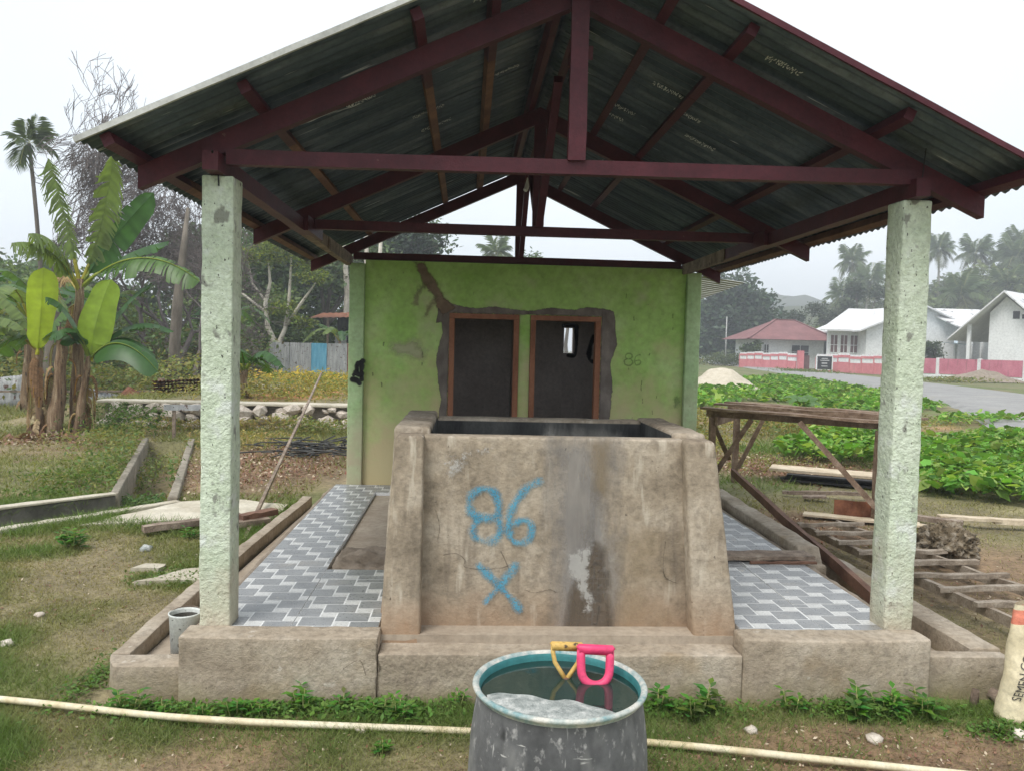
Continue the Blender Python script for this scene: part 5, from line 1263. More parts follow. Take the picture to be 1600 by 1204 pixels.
def pseudostem(parent, p, q, r, green=.0, seed=0):
    rs = random.Random(seed); p, q = Vector(p), Vector(q); b = MB(); n = 9
    b.tube([p.lerp(q, t/n)+Vector((rs.gauss(0, .008), rs.gauss(0, .008), 0)) for t in range(n+1)], [r*(1.25-.6*t/n)+rs.uniform(-.008, .008) for t in range(n+1)], 10); b.build('pseudostem', M['pseudo'], parent, True)
    for k in range(9):     # dry hanging sheaths
        t = rs.uniform(.05, .9); a = rs.uniform(0, 6.28); c = p.lerp(q, t)+Vector((math.cos(a), math.sin(a), 0))*r*1.05
        banana_leaf(parent, c, c+Vector((math.cos(a)*.12, math.sin(a)*.12, .02)), c+Vector((math.cos(a)*.10, math.sin(a)*.10, -rs.uniform(.25, .7))), rs.uniform(.07, .18), rs.choice([(.30, .20, .11), (.22, .13, .07), (.40, .30, .18)]), .4, 'dryleaf', name='dry_leaf', seed=seed*31+k, petiole=.02)
BN = empty('banana_plant', (-6.4, 10, 0), 'tallest banana plant with tattered upright leaves left of the column', 'banana plant', 'banana plants on the left')
pseudostem(BN, (-6.42, 10.05, -.02), (-6.36, 10.0, 2.55), .095, seed=1)
cr = Vector((-6.35, 10, 2.45))
for k, (ct, tp, wd, col, rg, sd_, fo) in enumerate((((-6.56, 9.9, 3.7), (-6.70, 9.7, 4.42), .36, LG, 1., (.8, .5, .2), .8), ((-5.95, 10.1, 3.5), (-5.66, 9.6, 4.5), .44, LG, .75, (.9, .4, -.25), .45),
        ((-5.95, 10.1, 3.2), (-5.25, 10.2, 4.02), .42, DK, .3, (.65, .3, -.7), .2), ((-5.9, 10.5, 3.1), (-5.25, 10.9, 3.3), .45, DK, .3, None, .4), ((-5.4, 9.9, 3.35), (-4.35, 9.75, 2.55), .5, MG, .45, (.25, .75, .6), .3),
        ((-6.6, 9.6, 3.2), (-7.0, 9.2, 3.0), .35, LG, .8, None, .6), ((-6.5, 9.6, 3.3), (-6.75, 9.2, 3.15), .36, LG, .8, None, .7), ((-6.9, 10.3, 3.0), (-7.0, 10.4, 2.2), .3, (.3, .21, .11), .9, None, .6))):
    banana_leaf(BN, cr+Vector((0, 0, -.02*k)), ct, tp, wd, col, rg, side=sd_, fold=fo, seed=40+k, mat='dryleaf' if k == 7 else 'bananaleaf')
B2 = empty('banana_plant', (-6.9, 9.8, 0), 'banana plant with one upright bright yellow-green leaf at the left', 'banana plant', 'banana plants on the left')
pseudostem(B2, (-6.88, 9.8, -.02), (-6.9, 9.75, 1.5), .055, seed=2)
banana_leaf(B2, (-6.88, 9.7, 1.30), (-6.76, 9.6, 1.9), (-6.70, 9.55, 2.68), .42, YG, .03, side=(1, .12, 0), fold=.02, seed=3, petiole=.10)
for k, (ct, tp, wd, col) in enumerate((((-7.3, 9.7, 2.1), (-7.75, 9.6, 1.75), .4, LG), ((-7.2, 9.9, 1.9), (-7.7, 10.1, 1.3), .45, MG), ((-6.6, 9.7, 1.9), (-6.2, 9.5, 1.5), .3, DK))): banana_leaf(B2, (-6.89, 9.74, 1.42), ct, tp, wd, col, .4, seed=50+k)
B3 = empty('banana_plant', (-6.15, 9.6, 0), 'banana sucker with broad light leaf and drooping dark leaf beside the tall plant', 'banana plant', 'banana plants on the left')
pseudostem(B3, (-6.25, 9.65, -.05), (-6.03, 9.6, 1.3), .062, seed=4)
banana_leaf(B3, (-6.0, 9.6, 1.22), (-5.92, 9.5, 1.85), (-5.64, 9.5, 2.52), .48, (.26, .38, .045), .03, side=(1, .1, -.25), fold=.04, seed=5, petiole=.1)
banana_leaf(B3, (-6.0, 9.6, 1.25), (-5.5, 9.4, 1.85), (-4.8, 9.2, 1.1), .5, DK, .1, side=(.15, .75, .65), fold=.35, seed=6, petiole=.08)
for k, (ct, tp, wd, col) in enumerate((((-5.6, 9.9, 2.3), (-5.2, 10.0, 2.5), .3, DK), ((-5.5, 9.9, 2.1), (-4.85, 10.0, 1.72), .32, DK), ((-5.6, 9.8, 1.9), (-5.1, 9.9, 1.3), .34, DK), ((-6.3, 9.5, 2.2), (-6.6, 9.4, 2.2), .45, DK), ((-6.1, 9.4, 2.0), (-6.45, 9.2, 1.55), .4, DK))): banana_leaf(B3, (-6.02, 9.6, 1.28), ct, tp, wd, col, .25, seed=60+k)
B4 = empty('banana_plant', (-6.65, 9.7, 0), 'cut thick dry banana stump in the middle of the clump', 'banana plant', 'banana plants on the left')
pseudostem(B4, (-6.62, 9.7, -.02), (-6.46, 9.7, 1.75), .105, seed=7)
B5 = empty('banana_plant', (-7.05, 10.1, 0), 'short banana stem at the left end of the clump', 'banana plant', 'banana plants on the left')
pseudostem(B5, (-7.07, 10.1, -.02), (-7.05, 10.1, 1.4), .06, seed=8)
for k, (ct, tp) in enumerate((((-7.5, 10.2, 2.5), (-8.2, 10.1, 2.2)), ((-7.3, 10.6, 2.4), (-7.4, 11, 2.6)), ((-7.5, 9.8, 2.0), (-8.1, 9.5, 1.5)), ((-6.9, 10.3, 2.0), (-6.6, 10.5, 2.2)))): banana_leaf(B5, (-7.05, 10.1, 1.35), ct, tp, .42, MG if k % 2 else LG, .35, seed=70+k)
# more bananas further back
for k, (x, y, h) in enumerate(((-9.3, 14, 2.0), (-10.6, 17, 2.4), (-12.0, 24, 2.6), (-9.4, 29, 2.4), (-4.7, 13.6, 1.0), (-5.9, 34.2, 1.7))):
    l = ('banana plant half hidden at the left edge behind the clump', 'banana plant among bushes at the far left', 'banana plant at the foot of the bare tree', 'banana plant right of the left column by the smoke', 'young banana plant beside the rubble wall', 'banana leaves standing over the metal fence')[k]
    t = empty('banana_plant', (x, y, 0), l, 'banana plant', 'banana plants in the background')
    pseudostem(t, (x, y, -.05), (x+.05, y, h), .10, seed=80+k)
    for j in range(8):
        a = j*2.4+k; ln = rnd.uniform(1.1, 1.7)*(.6 if h < 1.2 else 1); banana_leaf(t, (x+.05, y, h-.05), (x+math.cos(a)*ln*.45, y+math.sin(a)*ln*.45, h+ln*.75), (x+math.cos(a)*ln*1.05, y+math.sin(a)*ln*1.05, h+rnd.uniform(-.2, .5)), .4, (DK, MG, LG)[j % 3], .35, seed=100+10*k+j)
# --- areca palm
FA = [frond_mesh('frond', 1., .5, d, 22, (.08, .115, .045), .6) for d in (.1, .35, .7, 1.2)]
palm('areca_palm', 'tall slender areca palm with ringed grey trunk at far left', (-15.9, 28, 0), 8.75, .085, .98, 11, (-.6, 0), None, FA, trunkmat='bark')
# --- bare trees
def bare(name, label, base, L, r, depth, seed, kids=(2, 3), spread=.5, shrink=.76, d=(0, 0, 1), group='leafless trees on the left', rmin=.007, axis=None):
    rs = random.Random(seed); root = empty(name, base, label, 'tree', group); b = MB(); tips = []
    branches(b, Vector(base)-Vector((0, 0, .2)), d, L, r, depth, tips, kids, spread, shrink, 6, -.02, rs, rmin, axis); b.build('branches', M['twig'], root, True); return root
bare('bare_tree', 'tall leafless twiggy tree behind the banana clump', (-11.7, 24, 0), 2.9, .15, 7, 5, (3, 3), .32, .75, rmin=.008, axis=(-11.6, 24, 1.5))
bare('bare_tree', 'leafless grey tree left of the green column', (-9.9, 24.5, 0), 2.2, .12, 7, 8, (3, 3), .5, .74, rmin=.008, axis=(-9.9, 24.5, 1.7))
bare('bare_tree', 'low leafless brush tree just left of the column', (-8.4, 22, 0), 1.5, .09, 7, 9, (3, 3), .6, .74, rmin=.007)
bare('bare_tree', 'slanting leafless tree beside the twiggy tree', (-11.0, 27, 0), 2.3, .14, 7, 12, (3, 3), .5, .74, (.15, 0, 1), rmin=.008, axis=(-11.3, 27, 1.9))
bare('bare_tree', 'second tall leafless tree behind the twiggy one', (-11.9, 26.5, 0), 2.7, .12, 7, 14, (3, 3), .36, .74, rmin=.008, axis=(-11.9, 26.5, 1.8))
for k, (x, y, h, l) in enumerate(((-8.45, 20.5, 2.7, 'thick grey tree trunk just left of the green column'), (-10.0, 16.5, 1.6, 'dark tree trunk behind the banana clump'))):
    t = empty('tree_trunk', (x, y, 0), l, 'tree trunk'); b = MB(); b.tube([(x-.12, y, -.1), (x-.06, y, .5*h), (x+.02, y, h), (x+.16, y, h*1.5), (x+.3, y, h*2)], [.2, .16, .145, .10, .05], 9); b.build('trunk', M['bark'], t, True)
# --- leafy trees, left and behind
G1, G2, G3 = (.10, .15, .06), (.15, .205, .075), (.14, .17, .04)
def cl(h, w, k, seed):
    rs = random.Random(seed); return [(rs.gauss(0, .5)*w, rs.gauss(0, .5)*w, h*rs.uniform(.55, 1.), w*rs.uniform(.4, .65), w*rs.uniform(.4, .65), w*rs.uniform(.28, .45)) for _ in range(k)]
leaf_tree('broadleaf_tree', 'hazy dark tree at the left edge behind the areca palm', (-26, 44, 0), 3.5, .3, cl(6.0, 2.0, 5, 1), .32, 3500, G1, None, 'leafy trees on the left', mat='farleaf')
leaf_tree('broadleaf_tree', 'green tree filling the far left edge', (-21, 36, 0), 2.4, .25, cl(4.6, 2.2, 6, 2), .26, 5000, G1, G2, 'leafy trees on the left')
for k, (x, y, h, w, c, l) in enumerate(((-31, 50, 5.4, 3.6, G1, 'dark tree rising at the far left edge'), (-23.5, 50, 4.6, 3.4, (.07, .10, .045), 'hazy tree between the areca trunk and the twiggy trees'), (-16.5, 52, 6.6, 3.6, G1, 'dark forest tree behind the tall leafless tree'), (-13, 50, 8.2, 3.6, (.06, .09, .04), 'dense tree behind the left column'), (-9.3, 50, 8.0, 3.4, G1, 'dense dark tree behind the pale-barked tree crown'), (-5.8, 52, 8.6, 3.2, (.05, .08, .045), 'blue-green tree left of the green building'))):
    leaf_tree('broadleaf_tree', l, (x, y, 0), h*.4, .3, cl(h, w, 9, 140+k), .42, 7000, c, None, 'forest trees on the left', mat='farleaf')
leaf_tree('broadleaf_tree', 'round bush tree behind the banana leaves', (-16, 30, 0), 1.6, .2, cl(3.6, 2.0, 6, 3), .22, 5000, G2, G1, 'leafy trees on the left')
PT = empty('pale_trunk_tree', (-8.67, 34, 0), 'forked pale-barked tree with sparse yellow-green leaves in front of the fence', 'tree')
b = MB(); tips = []
b.tube([(-8.65, 34, -.1), (-8.66, 34, 1.35)], [.2, .16], 8, False)
b.tube([(-8.66, 34, 1.3), (-9.1, 34, 2.3), (-9.2, 34, 3.3), (-9.0, 34, 4.3), (-9.1, 34, 5.3)], [.15, .12, .1, .07, .03], 7, False); b.tube([(-8.66, 34, 1.3), (-8.3, 34, 2.2), (-8.15, 34, 3.4), (-8.1, 34.2, 5.6)], [.13, .1, .08, .04], 7, False)
b.tube([(-8.2, 34, 2.4), (-7.6, 33.8, 3.3), (-6.9, 33.7, 4.3)], [.09, .07, .03], 6, False); b.tube([(-9.15, 34, 2.9), (-10.2, 33.9, 3.7), (-11, 33.8, 4.2)], [.08, .06, .03], 6, False); b.tube([(-9.2, 34, 3.4), (-9.8, 34, 4.2), (-10, 34, 5.2)], [.06, .05, .02], 5, False)
b.build('trunk', M['palebark'], PT, True)
pc = [(-9.1, 34, 5.5, .8), (-8.1, 34.2, 5.7, .8), (-6.9, 33.7, 4.5, .6), (-11, 33.8, 4.6, .7), (-10, 34, 5.4, .7), (-8.4, 33.8, 3.2, .6), (-7.5, 34, 2.5, .5), (-8.8, 34, 6.2, .8), (-7.4, 34, 5.2, .5)]
p = np.concatenate([crown_pts(c[:3], (c[3], c[3], c[3]*.55), 420, 10, .7, .3) for c in pc]); V, C = leaves_quads(p, .17*(.6+.8*RN.random(len(p))), vary((.19, .23, .05), len(p), .35, (.10, .14, .04)), .5); np_mesh('crown', V, 4, M['leaf'], C, parent=PT)
for k, (x, y, h, w, lf, n, c, a, l) in enumerate(((-12.5, 41, 7.2, 3.0, .3, 6000, G1, None, 'dark tree mass behind the pale-barked tree'), (-7.8, 42, 6.6, 2.6, .28, 6000, G1, (.07, .10, .05), 'dark leafy tree behind the tin shed'), (-11.2, 38, 3.6, 2.0, .24, 5000, G2, G1, 'green bushy tree between the column and the fence'),
        (-6.8, 62, 10.2, 3.4, .34, 6500, G1, (.08, .10, .05), 'tree crown above the green wall at left'), (7.6, 72, 9.6, 2.0, .36, 2600, G1, None, 'sparse tree top above the green wall right of the centre post'), (9.8, 76, 9.4, 1.6, .36, 1500, G1, None, 'small distant tree top over the green wall'),
        (-4.6, 44, 5.2, 2.2, .28, 4500, G1, G2, 'leafy tree over the shed beside the green building'))):
    leaf_tree('broadleaf_tree', l, (x, y, 0), h*.42, .22, cl(h, w, 7, 20+k), lf, n, c, a, 'leafy trees on the left and behind', mat='farleaf')
for k, (x, y, h) in enumerate(((-6.5, 40, 8.5), (-5.6, 41, 9), (-4.9, 40, 8))):
    t = empty('tree_trunk', (x, y, 0), ('left', 'middle', 'right')[k]+' one of three grey trunks rising behind the tin shed', 'tree trunk', 'trunks behind the shed'); b = MB(); b.tube([(x, y, 0), (x+.1, y, h*.5), (x+.25*(k-1), y, h)], [.2, .16, .07], 8); b.build('trunk', M['palebark'], t, True)
palm('coconut_palm', 'single palm crown showing above the green wall', (2.75, 80, 0), 11.0, .18, 2.6, 15)
palm('coconut_palm', 'small hazy palm behind the areca trunk', (-27.5, 52, 0), 6.3, .16, 2.0, 13)
# --- right: dark round tree, shrubs, palms on the hill
HZ = (.045, .075, .045)
leaf_tree('mango_tree', 'big dark round tree beyond the far road', (37, 105, 0), 3.5, .6, [(0, 0, 6, 3.2, 3, 2.6), (-3, 1, 7.5, 2.6, 2.6, 2.4), (2.6, 0, 5.6, 2.6, 2.4, 2.2), (-4, 0, 5, 2.6, 2.4, 2.2), (-1, 0, 9.6, 2.8, 2.6, 2.2), (-3.3, 0, 10.3, 2.2, 2, 1.6), (2.2, 0, 8.4, 2, 2, 1.6), (0, -1, 3.6, 4, 2.5, 1.6), (-4.5, 0, 2.6, 2.2, 2, 1.4), (3.8, 0, 3.4, 1.8, 2, 1.3)], .75, 13000, (.055, .09, .055), (.085, .125, .07), mat='farleaf', sub=34, spread=.3)
for k, (x, y, h, w, n, c, l) in enumerate(((48, 112, 8.6, 2.6, 3500, (.06, .08, .045), 'grey green tree behind the red-roofed house'), (45, 108, 5.6, 2.4, 3500, (.12, .14, .06), 'light green tree beside the dark round tree'), (53, 113, 7.4, 2.8, 4000, (.07, .085, .05), 'tree behind the white house roof'), (55, 108, 11.2, 2.2, 2500, (.06, .08, .045), 'tall thin-crowned tree left of the right column'), (33.2, 88.5, 2.6, 1.4, 2500, (.10, .14, .05), 'bushy garden shrub at the end of the pink wall'), (60, 104, 7.5, 3.0, 3500, (.065, .085, .045), 'tree between the white houses'), (47.0, 76, 2.8, 1.2, 1500, (.06, .09, .03), 'shrub seen through the porch of the gable house'))):
    leaf_tree('broadleaf_tree', l, (x, y, 0), h*.42, .22, cl(h, w, 6, 60+k), .45 if y > 90 else .3, n, c, None, 'leafy trees on the right', mat='farleaf')
def hh(x, y):
    x = np.asarray(x, float); y = np.asarray(y, float)
    return 14*sstep(44, 95, x)*sstep(90, 150, y)*(1+.3*(fbm(x, y, .03, 5)-.5))+3.0*sstep(60, 120, x)*sstep(90, 130, y)-.6
hx = np.linspace(40, 320, 60); hy = np.linspace(88, 380, 50); A, B = np.meshgrid(hx, hy); H = hh(A, B)
b = MB(); b.v = [tuple(q) for q in np.stack([A.ravel(), B.ravel(), H.ravel()], 1)]
for j in range(49):
    for i in range(59): a = j*60+i; b.f.append((a, a+1, a+61, a+60)); b.m.append(0)
tag(b.build('hill', M['hill'], None, True), kind='structure')
# scrub that covers the hillside as one mass
n = 42000; sx = 46+70*RN.random(n*2); sy = 96+52*RN.random(n*2); cl_ = fbm(sx, sy, .16, 33, 3); keep = cl_ > .33; sx, sy, cl_ = sx[keep][:n], sy[keep][:n], cl_[keep][:n]
sz = hh(sx, sy)+(5.6*sstep(.38, .72, cl_)+.6)*RN.random(len(sx))**.6
tone = fbm(sx, sy, .08, 90, 3)[:, None]; cs = np.array([.07, .11, .045])*(1-tone)+np.array([.21, .24, .09])*tone; cs = cs*(.6+.8*RN.random((len(sx), 1)))
V, C = leaves_quads(np.stack([sx, sy, sz], 1), .75*(.6+.8*RN.random(len(sx))), cs, .4); tag(np_mesh('hillside_scrub', V, 4, M['farleaf'], C), 'hazy green scrub covering the hillside behind the houses', 'scrub', None, 'stuff')
PL = [(76.0, 138, 17, 3.6, 'coconut palm on the hill just right of the right column'), (69.5, 136, 14.6, 4.2, 'large coconut palm on the hill left of the right column'), (85.0, 140, 21.0, 3.6, 'tall coconut palm second from the right column'), (92, 141, 20.6, 4.0, 'coconut palm rising beside the tall one on the hill'), (98.5, 138, 19.6, 5.2, 'biggest coconut palm at the right edge'), (89, 128, 13.4, 4.6, 'low coconut palm with wide fronds above the roofs'), (80.5, 126, 11.8, 4.6, 'low coconut palm right behind the column'), (64, 132, 11.4, 3.6, 'lower coconut palm left of the column on the slope'), (95, 124, 12.6, 4.4, 'low coconut palm near the right edge'), (104, 146, 23.5, 4.4, 'rearmost coconut palm at the right edge'), (70.2, 142, 18.5, 3.8, 'thin coconut palm hidden behind the column')]
for x, y, zt, fl, l in PL:
    z0 = float(hh(x, y)); palm('coconut_palm', l, (x, y, z0), max(2., zt-z0), .2, fl, 17, (rnd.uniform(-1, 1), 0), 'coconut palms on the hill')
# far ridge fading in the haze
b = MB()
for i in range(60):
    x = 60+360*i/59; h = 21*math.exp(-((x-175)/80)**2)+9*mn.noise(Vector((x*.022, 0, 0)))+5*mn.noise(Vector((x*.07, 3, 0)))+9
    b.v += [(x, 412, -1), (x, 405, h*.6), (x, 415, h)]
for i in range(59):
    for k in range(2): a = i*3+k; b.f.append((a, a+3, a+4, a+1)); b.m.append(0)
tag(b.build('far_hills', M['hill'], None, True), kind='structure')

# --- undergrowth, creepers, weeds, grass, litter
def patch(cx, cy, rx, ry, h, n, size, col, alt=None):
    x = cx+rx*np.clip(RN.normal(size=n)*.5, -1.3, 1.3); y = cy+ry*np.clip(RN.normal(size=n)*.5, -1.3, 1.3)
    hv = h*(.35+.9*fbm(x, y, 1.2, 12, 3)); z = gz(x, y)+hv*RN.random(n)**.7
    return np.stack([x, y, z], 1), size*(.6+.8*RN.random(n)), vary(col, n, .35, alt)
def stuff(name, label, cat, patches, mat='leaf', up=.5, aspect=.5):
    P = [patch(*q) for q in patches]; V, C = leaves_quads(np.concatenate([p[0] for p in P]), np.concatenate([p[1] for p in P]), np.concatenate([p[2] for p in P]), up, aspect)
    return tag(np_mesh(name, V, 4, M[mat], C), label, cat, None, 'stuff')
DRY = (.34, .27, .12); OLV = (.22, .22, .075)
stuff('undergrowth', 'dense green and dry undergrowth along the trees on the left', 'undergrowth', [(-13, 22, 3.5, 2.5, 2.2, 6000, .17, G1, (.13, .12, .05)), (-18, 27, 5, 3, 3.4, 7000, .22, G1, G2), (-9.2, 19, 2.5, 2, 1.0, 3500, .12, OLV, G2), (-11.5, 32, 2.5, 2, 2.4, 5000, .2, G1, G2), (-7.8, 38, 3, 1.5, 2.8, 5000, .22, G1, G2), (-10.2, 33.5, 1.3, .8, 1.6, 2500, .16, (.14, .10, .06), G1), (-12, 16, 2.5, 1.5, 1.2, 3500, .14, OLV, G1), (-14, 19.5, 2.5, 2.0, 2.6, 4500, .17, G1, OLV), (-16.5, 22, 3, 2.0, 2.6, 4500, .18, G1, G2), (-9.9, 26.5, 2.5, 2.0, 1.8, 3500, .16, (.12, .11, .06), G1), (-3.5, 42, 3, 2, 2.6, 3000, .24, G1, G2), (-27, 42, 5, 2, 3.6, 6000, .34, G1, G2), (-20, 40, 4.5, 2, 3.0, 6000, .32, G1, (.12, .12, .08)), (-14.5, 38, 4, 2, 3.2, 6000, .3, (.10, .11, .06), G1), (-10, 44, 4.5, 1.5, 4.6, 6000, .34, G1, (.07, .10, .06)), (-5, 47, 4, 1.5, 4.6, 5000, .34, G1, (.07, .10, .06)), (-15.2, 25, 2.5, 1.2, 2.6, 3500, .18, OLV, G1), (31, 92, 3, 2, 1.6, 1500, .3, (.10, .13, .05)), (27, 96, 3, 3, 1., 1000, .3, OLV)])
stuff('kerb_weeds', 'low green ground weeds along the foot of the kerb', 'weeds', [(-1.3, -.22, .35, .09, .045, 800, .028, (.11, .21, .045), (.16, .26, .06)), (-.75, -.22, .45, .09, .05, 1100, .028, (.10, .20, .04), (.16, .26, .06)), (-.3, -.27, .25, .1, .06, 900, .03, (.11, .21, .045), (.15, .25, .06)), (.95, -.24, .35, .09, .05, 900, .026, (.11, .21, .045)), (1.85, -.24, .35, .08, .05, 900, .028, (.11, .21, .045), (.16, .26, .06)), (-1.72, .1, .1, .4, .04, 500, .025, (.12, .2, .05)), (2.35, -.42, .2, .1, .04, 350, .026, (.11, .2, .045)), (-1.9, 1.9, .35, .25, .04, 600, .028, (.12, .19, .05))], up=.9, aspect=.5)
stuff('tall_weeds', 'yellowing weeds along the rubble wall and planting bed', 'weeds', [(-3.3, 10.9, 1.0, .25, .3, 900, .06, DRY, OLV), (-4.6, 11.0, 1.2, .3, .26, 1100, .07, DRY, OLV), (-2.6, 10.6, .7, .5, .4, 1000, .07, OLV, G2), (-5.6, 9.9, .7, .5, .5, 1800, .06, (.08, .15, .03), G2), (-5.2, 8.6, .7, .9, .35, 1500, .06, OLV, G2), (-4.5, 25, 3.5, 4, .5, 4500, .13, (.48, .36, .07), OLV), (-4.2, 20, 2.2, 1.5, .4, 2000, .11, (.46, .34, .07), G2), (-3.6, 17.6, 1.4, .6, .35, 900, .09, OLV, G2), (-3.9, 13.6, 2.2, 1.4, .3, 2600, .08, OLV, (.33, .27, .07)), (-3.2, 15.2, 1.2, .6, .35, 1200, .09, (.33, .27, .07), G2), (-5.6, 15.5, 1.0, 1.2, .4, 1200, .09, OLV, DRY), (-4.3, 6.8, .35, 1.3, .35, 1600, .06, G2, OLV), (-3.42, 5.1, .22, .6, .42, 1600, .06, (.10, .17, .06), G2), (-4.2, 5.3, .6, .6, .22, 1200, .05, (.10, .16, .035), OLV), (-3.4, 8.8, .8, .8, .3, 1200, .06, DRY, OLV), (-4.15, 4.6, .35, .3, .1, 400, .05, (.10, .16, .035)),
      (4.6, 12.5, 1.4, 1.2, .5, 2500, .08, (.26, .22, .07), OLV), (6.5, 11.6, 1.7, 1.0, .5, 2500, .08, (.24, .21, .07), G2), (3.6, 9.6, .9, 1.2, .35, 1500, .07, (.25, .21, .07), OLV), (8.8, 13.2, 1.5, .9, .3, 1600, .08, OLV, DRY), (11.2, 15.6, 1.6, 1.0, .25, 900, .08, OLV, (.13, .25, .05)), (7.5, 16.6, 2.2, .9, .3, 1300, .09, DRY, OLV), (9.5, 9.8, 1.5, .8, .25, 900, .08, OLV, DRY), (4.2, 7.3, .9, .5, .2, 500, .05, OLV), (7.2, 14.0, .9, .5, .55, 600, .16, G2, G1), (33, 50, 3, 2, .4, 900, .2, OLV, (.10, .14, .04)), (29.5, 66, 2, 6, .4, 1200, .2, (.11, .15, .04))], up=.3, aspect=.35)
def creeper(zones):
    Cn = []; Sz = []; Cl = []
    for (poly, n, size, h) in zones:
        P = np.array(poly); x = P[:, 0].min()+np.ptp(P[:, 0])*RN.random(n*3); y = P[:, 1].min()+np.ptp(P[:, 1])*RN.random(n*3)
        k = in_quad(x, y, poly) & (fbm(x, y, .6, 8, 3)+.15*RN.random(n*3) > .46); x, y = x[k][:n], y[k][:n]
        z = gz(x, y)+h*(.25+fbm(x, y, .9, 15, 3))*(.55+.45*RN.random(len(x)))
        Cn.append(np.stack([x, y, z], 1)); Sz.append(size*(.35+1.2*RN.random(len(x))**1.5)); Cl.append(vary((.13, .27, .045), len(x), .55, (.26, .36, .09), .25))
    C = np.concatenate(Cn); s_ = np.concatenate(Sz)[:, None]; cols = np.concatenate(Cl); n = len(C)
    th = RN.random(n)*6.283; tilt = RN.normal(size=(n, 2))*.42
    a = np.stack([np.cos(th), np.sin(th), tilt[:, 0]], 1); nb = np.stack([tilt[:, 1], tilt[:, 0], np.ones(n)], 1); b_ = np.cross(nb, a); b_ /= np.linalg.norm(b_, axis=1)[:, None]
    dz = np.array([0, 0, 1.])
    # heart shaped blade folded at the midrib: two halves of four corners each
    p0 = C; tip = C+a*s_*1.0-dz*s_*.12; quads = []
    for sg in (-1, 1): quads += [np.stack([p0, C-a*s_*.12+b_*sg*s_*.30+dz*s_*.1, C+a*s_*.42+b_*sg*s_*.46+dz*s_*.1, tip], 1)]
    V = np.stack(quads, 1).reshape(-1, 3); return V, np.repeat(cols, 8, 0)
V, C = creeper([([(5.3, 5.3), (6.2, 4.7), (12, 9), (13, 13), (7.7, 10.2), (6.3, 7.5)], 11500, .10, .32), ([(4.7, 8.0), (6.2, 7.3), (7.6, 9.6), (6.8, 11), (5.4, 10.2)], 1800, .105, .4), ([(6.2, 19.5), (12.5, 18.8), (15.4, 21.5), (18.6, 31), (23.6, 55), (17, 46), (8.5, 30)], 18000, .16, .22), ([(11.5, 15.2), (13.5, 15.2), (15.0, 18), (12.5, 17.5)], 350, .13, .3)])
tag(np_mesh('creeper_leaves', V, 4, M['leaf'], C), 'broad-leaved green creeper carpeting the ground on the right', 'creeper', None, 'stuff')
# big soft-leaved plant behind the table
for k, (x, y, s_, l) in enumerate(((8.9, 17.2, .8, 'large-leaved plant standing out of the creepers behind the table'), (6.9, 12.9, .65, 'dark broad-leaved plant seen under the table top'), (8.0, 13.4, .7, 'second dark broad-leaved plant under the table top'))):
    t = empty('broadleaf_plant', (x, y, 0), l, 'plant')
    for j in range(9):
        a = j*2.4; q = s_*rnd.uniform(.6, 1); banana_leaf(t, (x, y, .05), (x+math.cos(a)*q*.3, y+math.sin(a)*q*.3, q*.95), (x+math.cos(a)*q*.75, y+math.sin(a)*q*.75, q*.55), .3*s_*1.2, (.10, .2, .05) if k == 0 else (.05, .11, .03), 0, seed=300+10*k+j, petiole=.3)
# weeds along the kerb, each its own plant
def weed(x, y, h, nl, col, label, wide=.5):
    t = empty('weed_plant', (x, y, float(gz(x, y))), label, 'weed', 'leafy weeds along the front kerb'); Vs = []; Cs = []; z0 = float(gz(x, y))
    b = MB(); ns = max(3, nl//9)
    for s_ in range(ns):
        a = rnd.uniform(0, 6.28); sp = rnd.uniform(.1, wide)*h; hh_ = h*rnd.uniform(.55, 1.); tip = Vector((x+math.cos(a)*sp, y+math.sin(a)*sp*.7, z0+hh_)); base = Vector((x+math.cos(a)*sp*.5, y+math.sin(a)*sp*.35, z0))
        b.tube([base, base.lerp(tip, .5), tip], [.003, .0025, .0015], 4)
        for k in range(9):
            f = .2+.8*k/8; p = base.lerp(tip, f); th = k*2.4+a; L = h*rnd.uniform(.42, .68)*(1.15-.35*f); d = Vector((math.cos(th), math.sin(th), rnd.uniform(.15, .7))).normalized(); sd_ = d.cross(Vector((0, 0, 1))).normalized()*L*.24
            m_ = p+d*L*.45; c = [q*rnd.uniform(.7, 1.35) for q in col]; Vs += [p, m_+sd_, p+d*L-Vector((0, 0, L*.2)), m_-sd_]; Cs += [c]*4
    b.build('stem', M['greenstem'], t); np_mesh('leaves', np.array([tuple(v) for v in Vs]), 4, M['leaf'], np.array(Cs), parent=t)
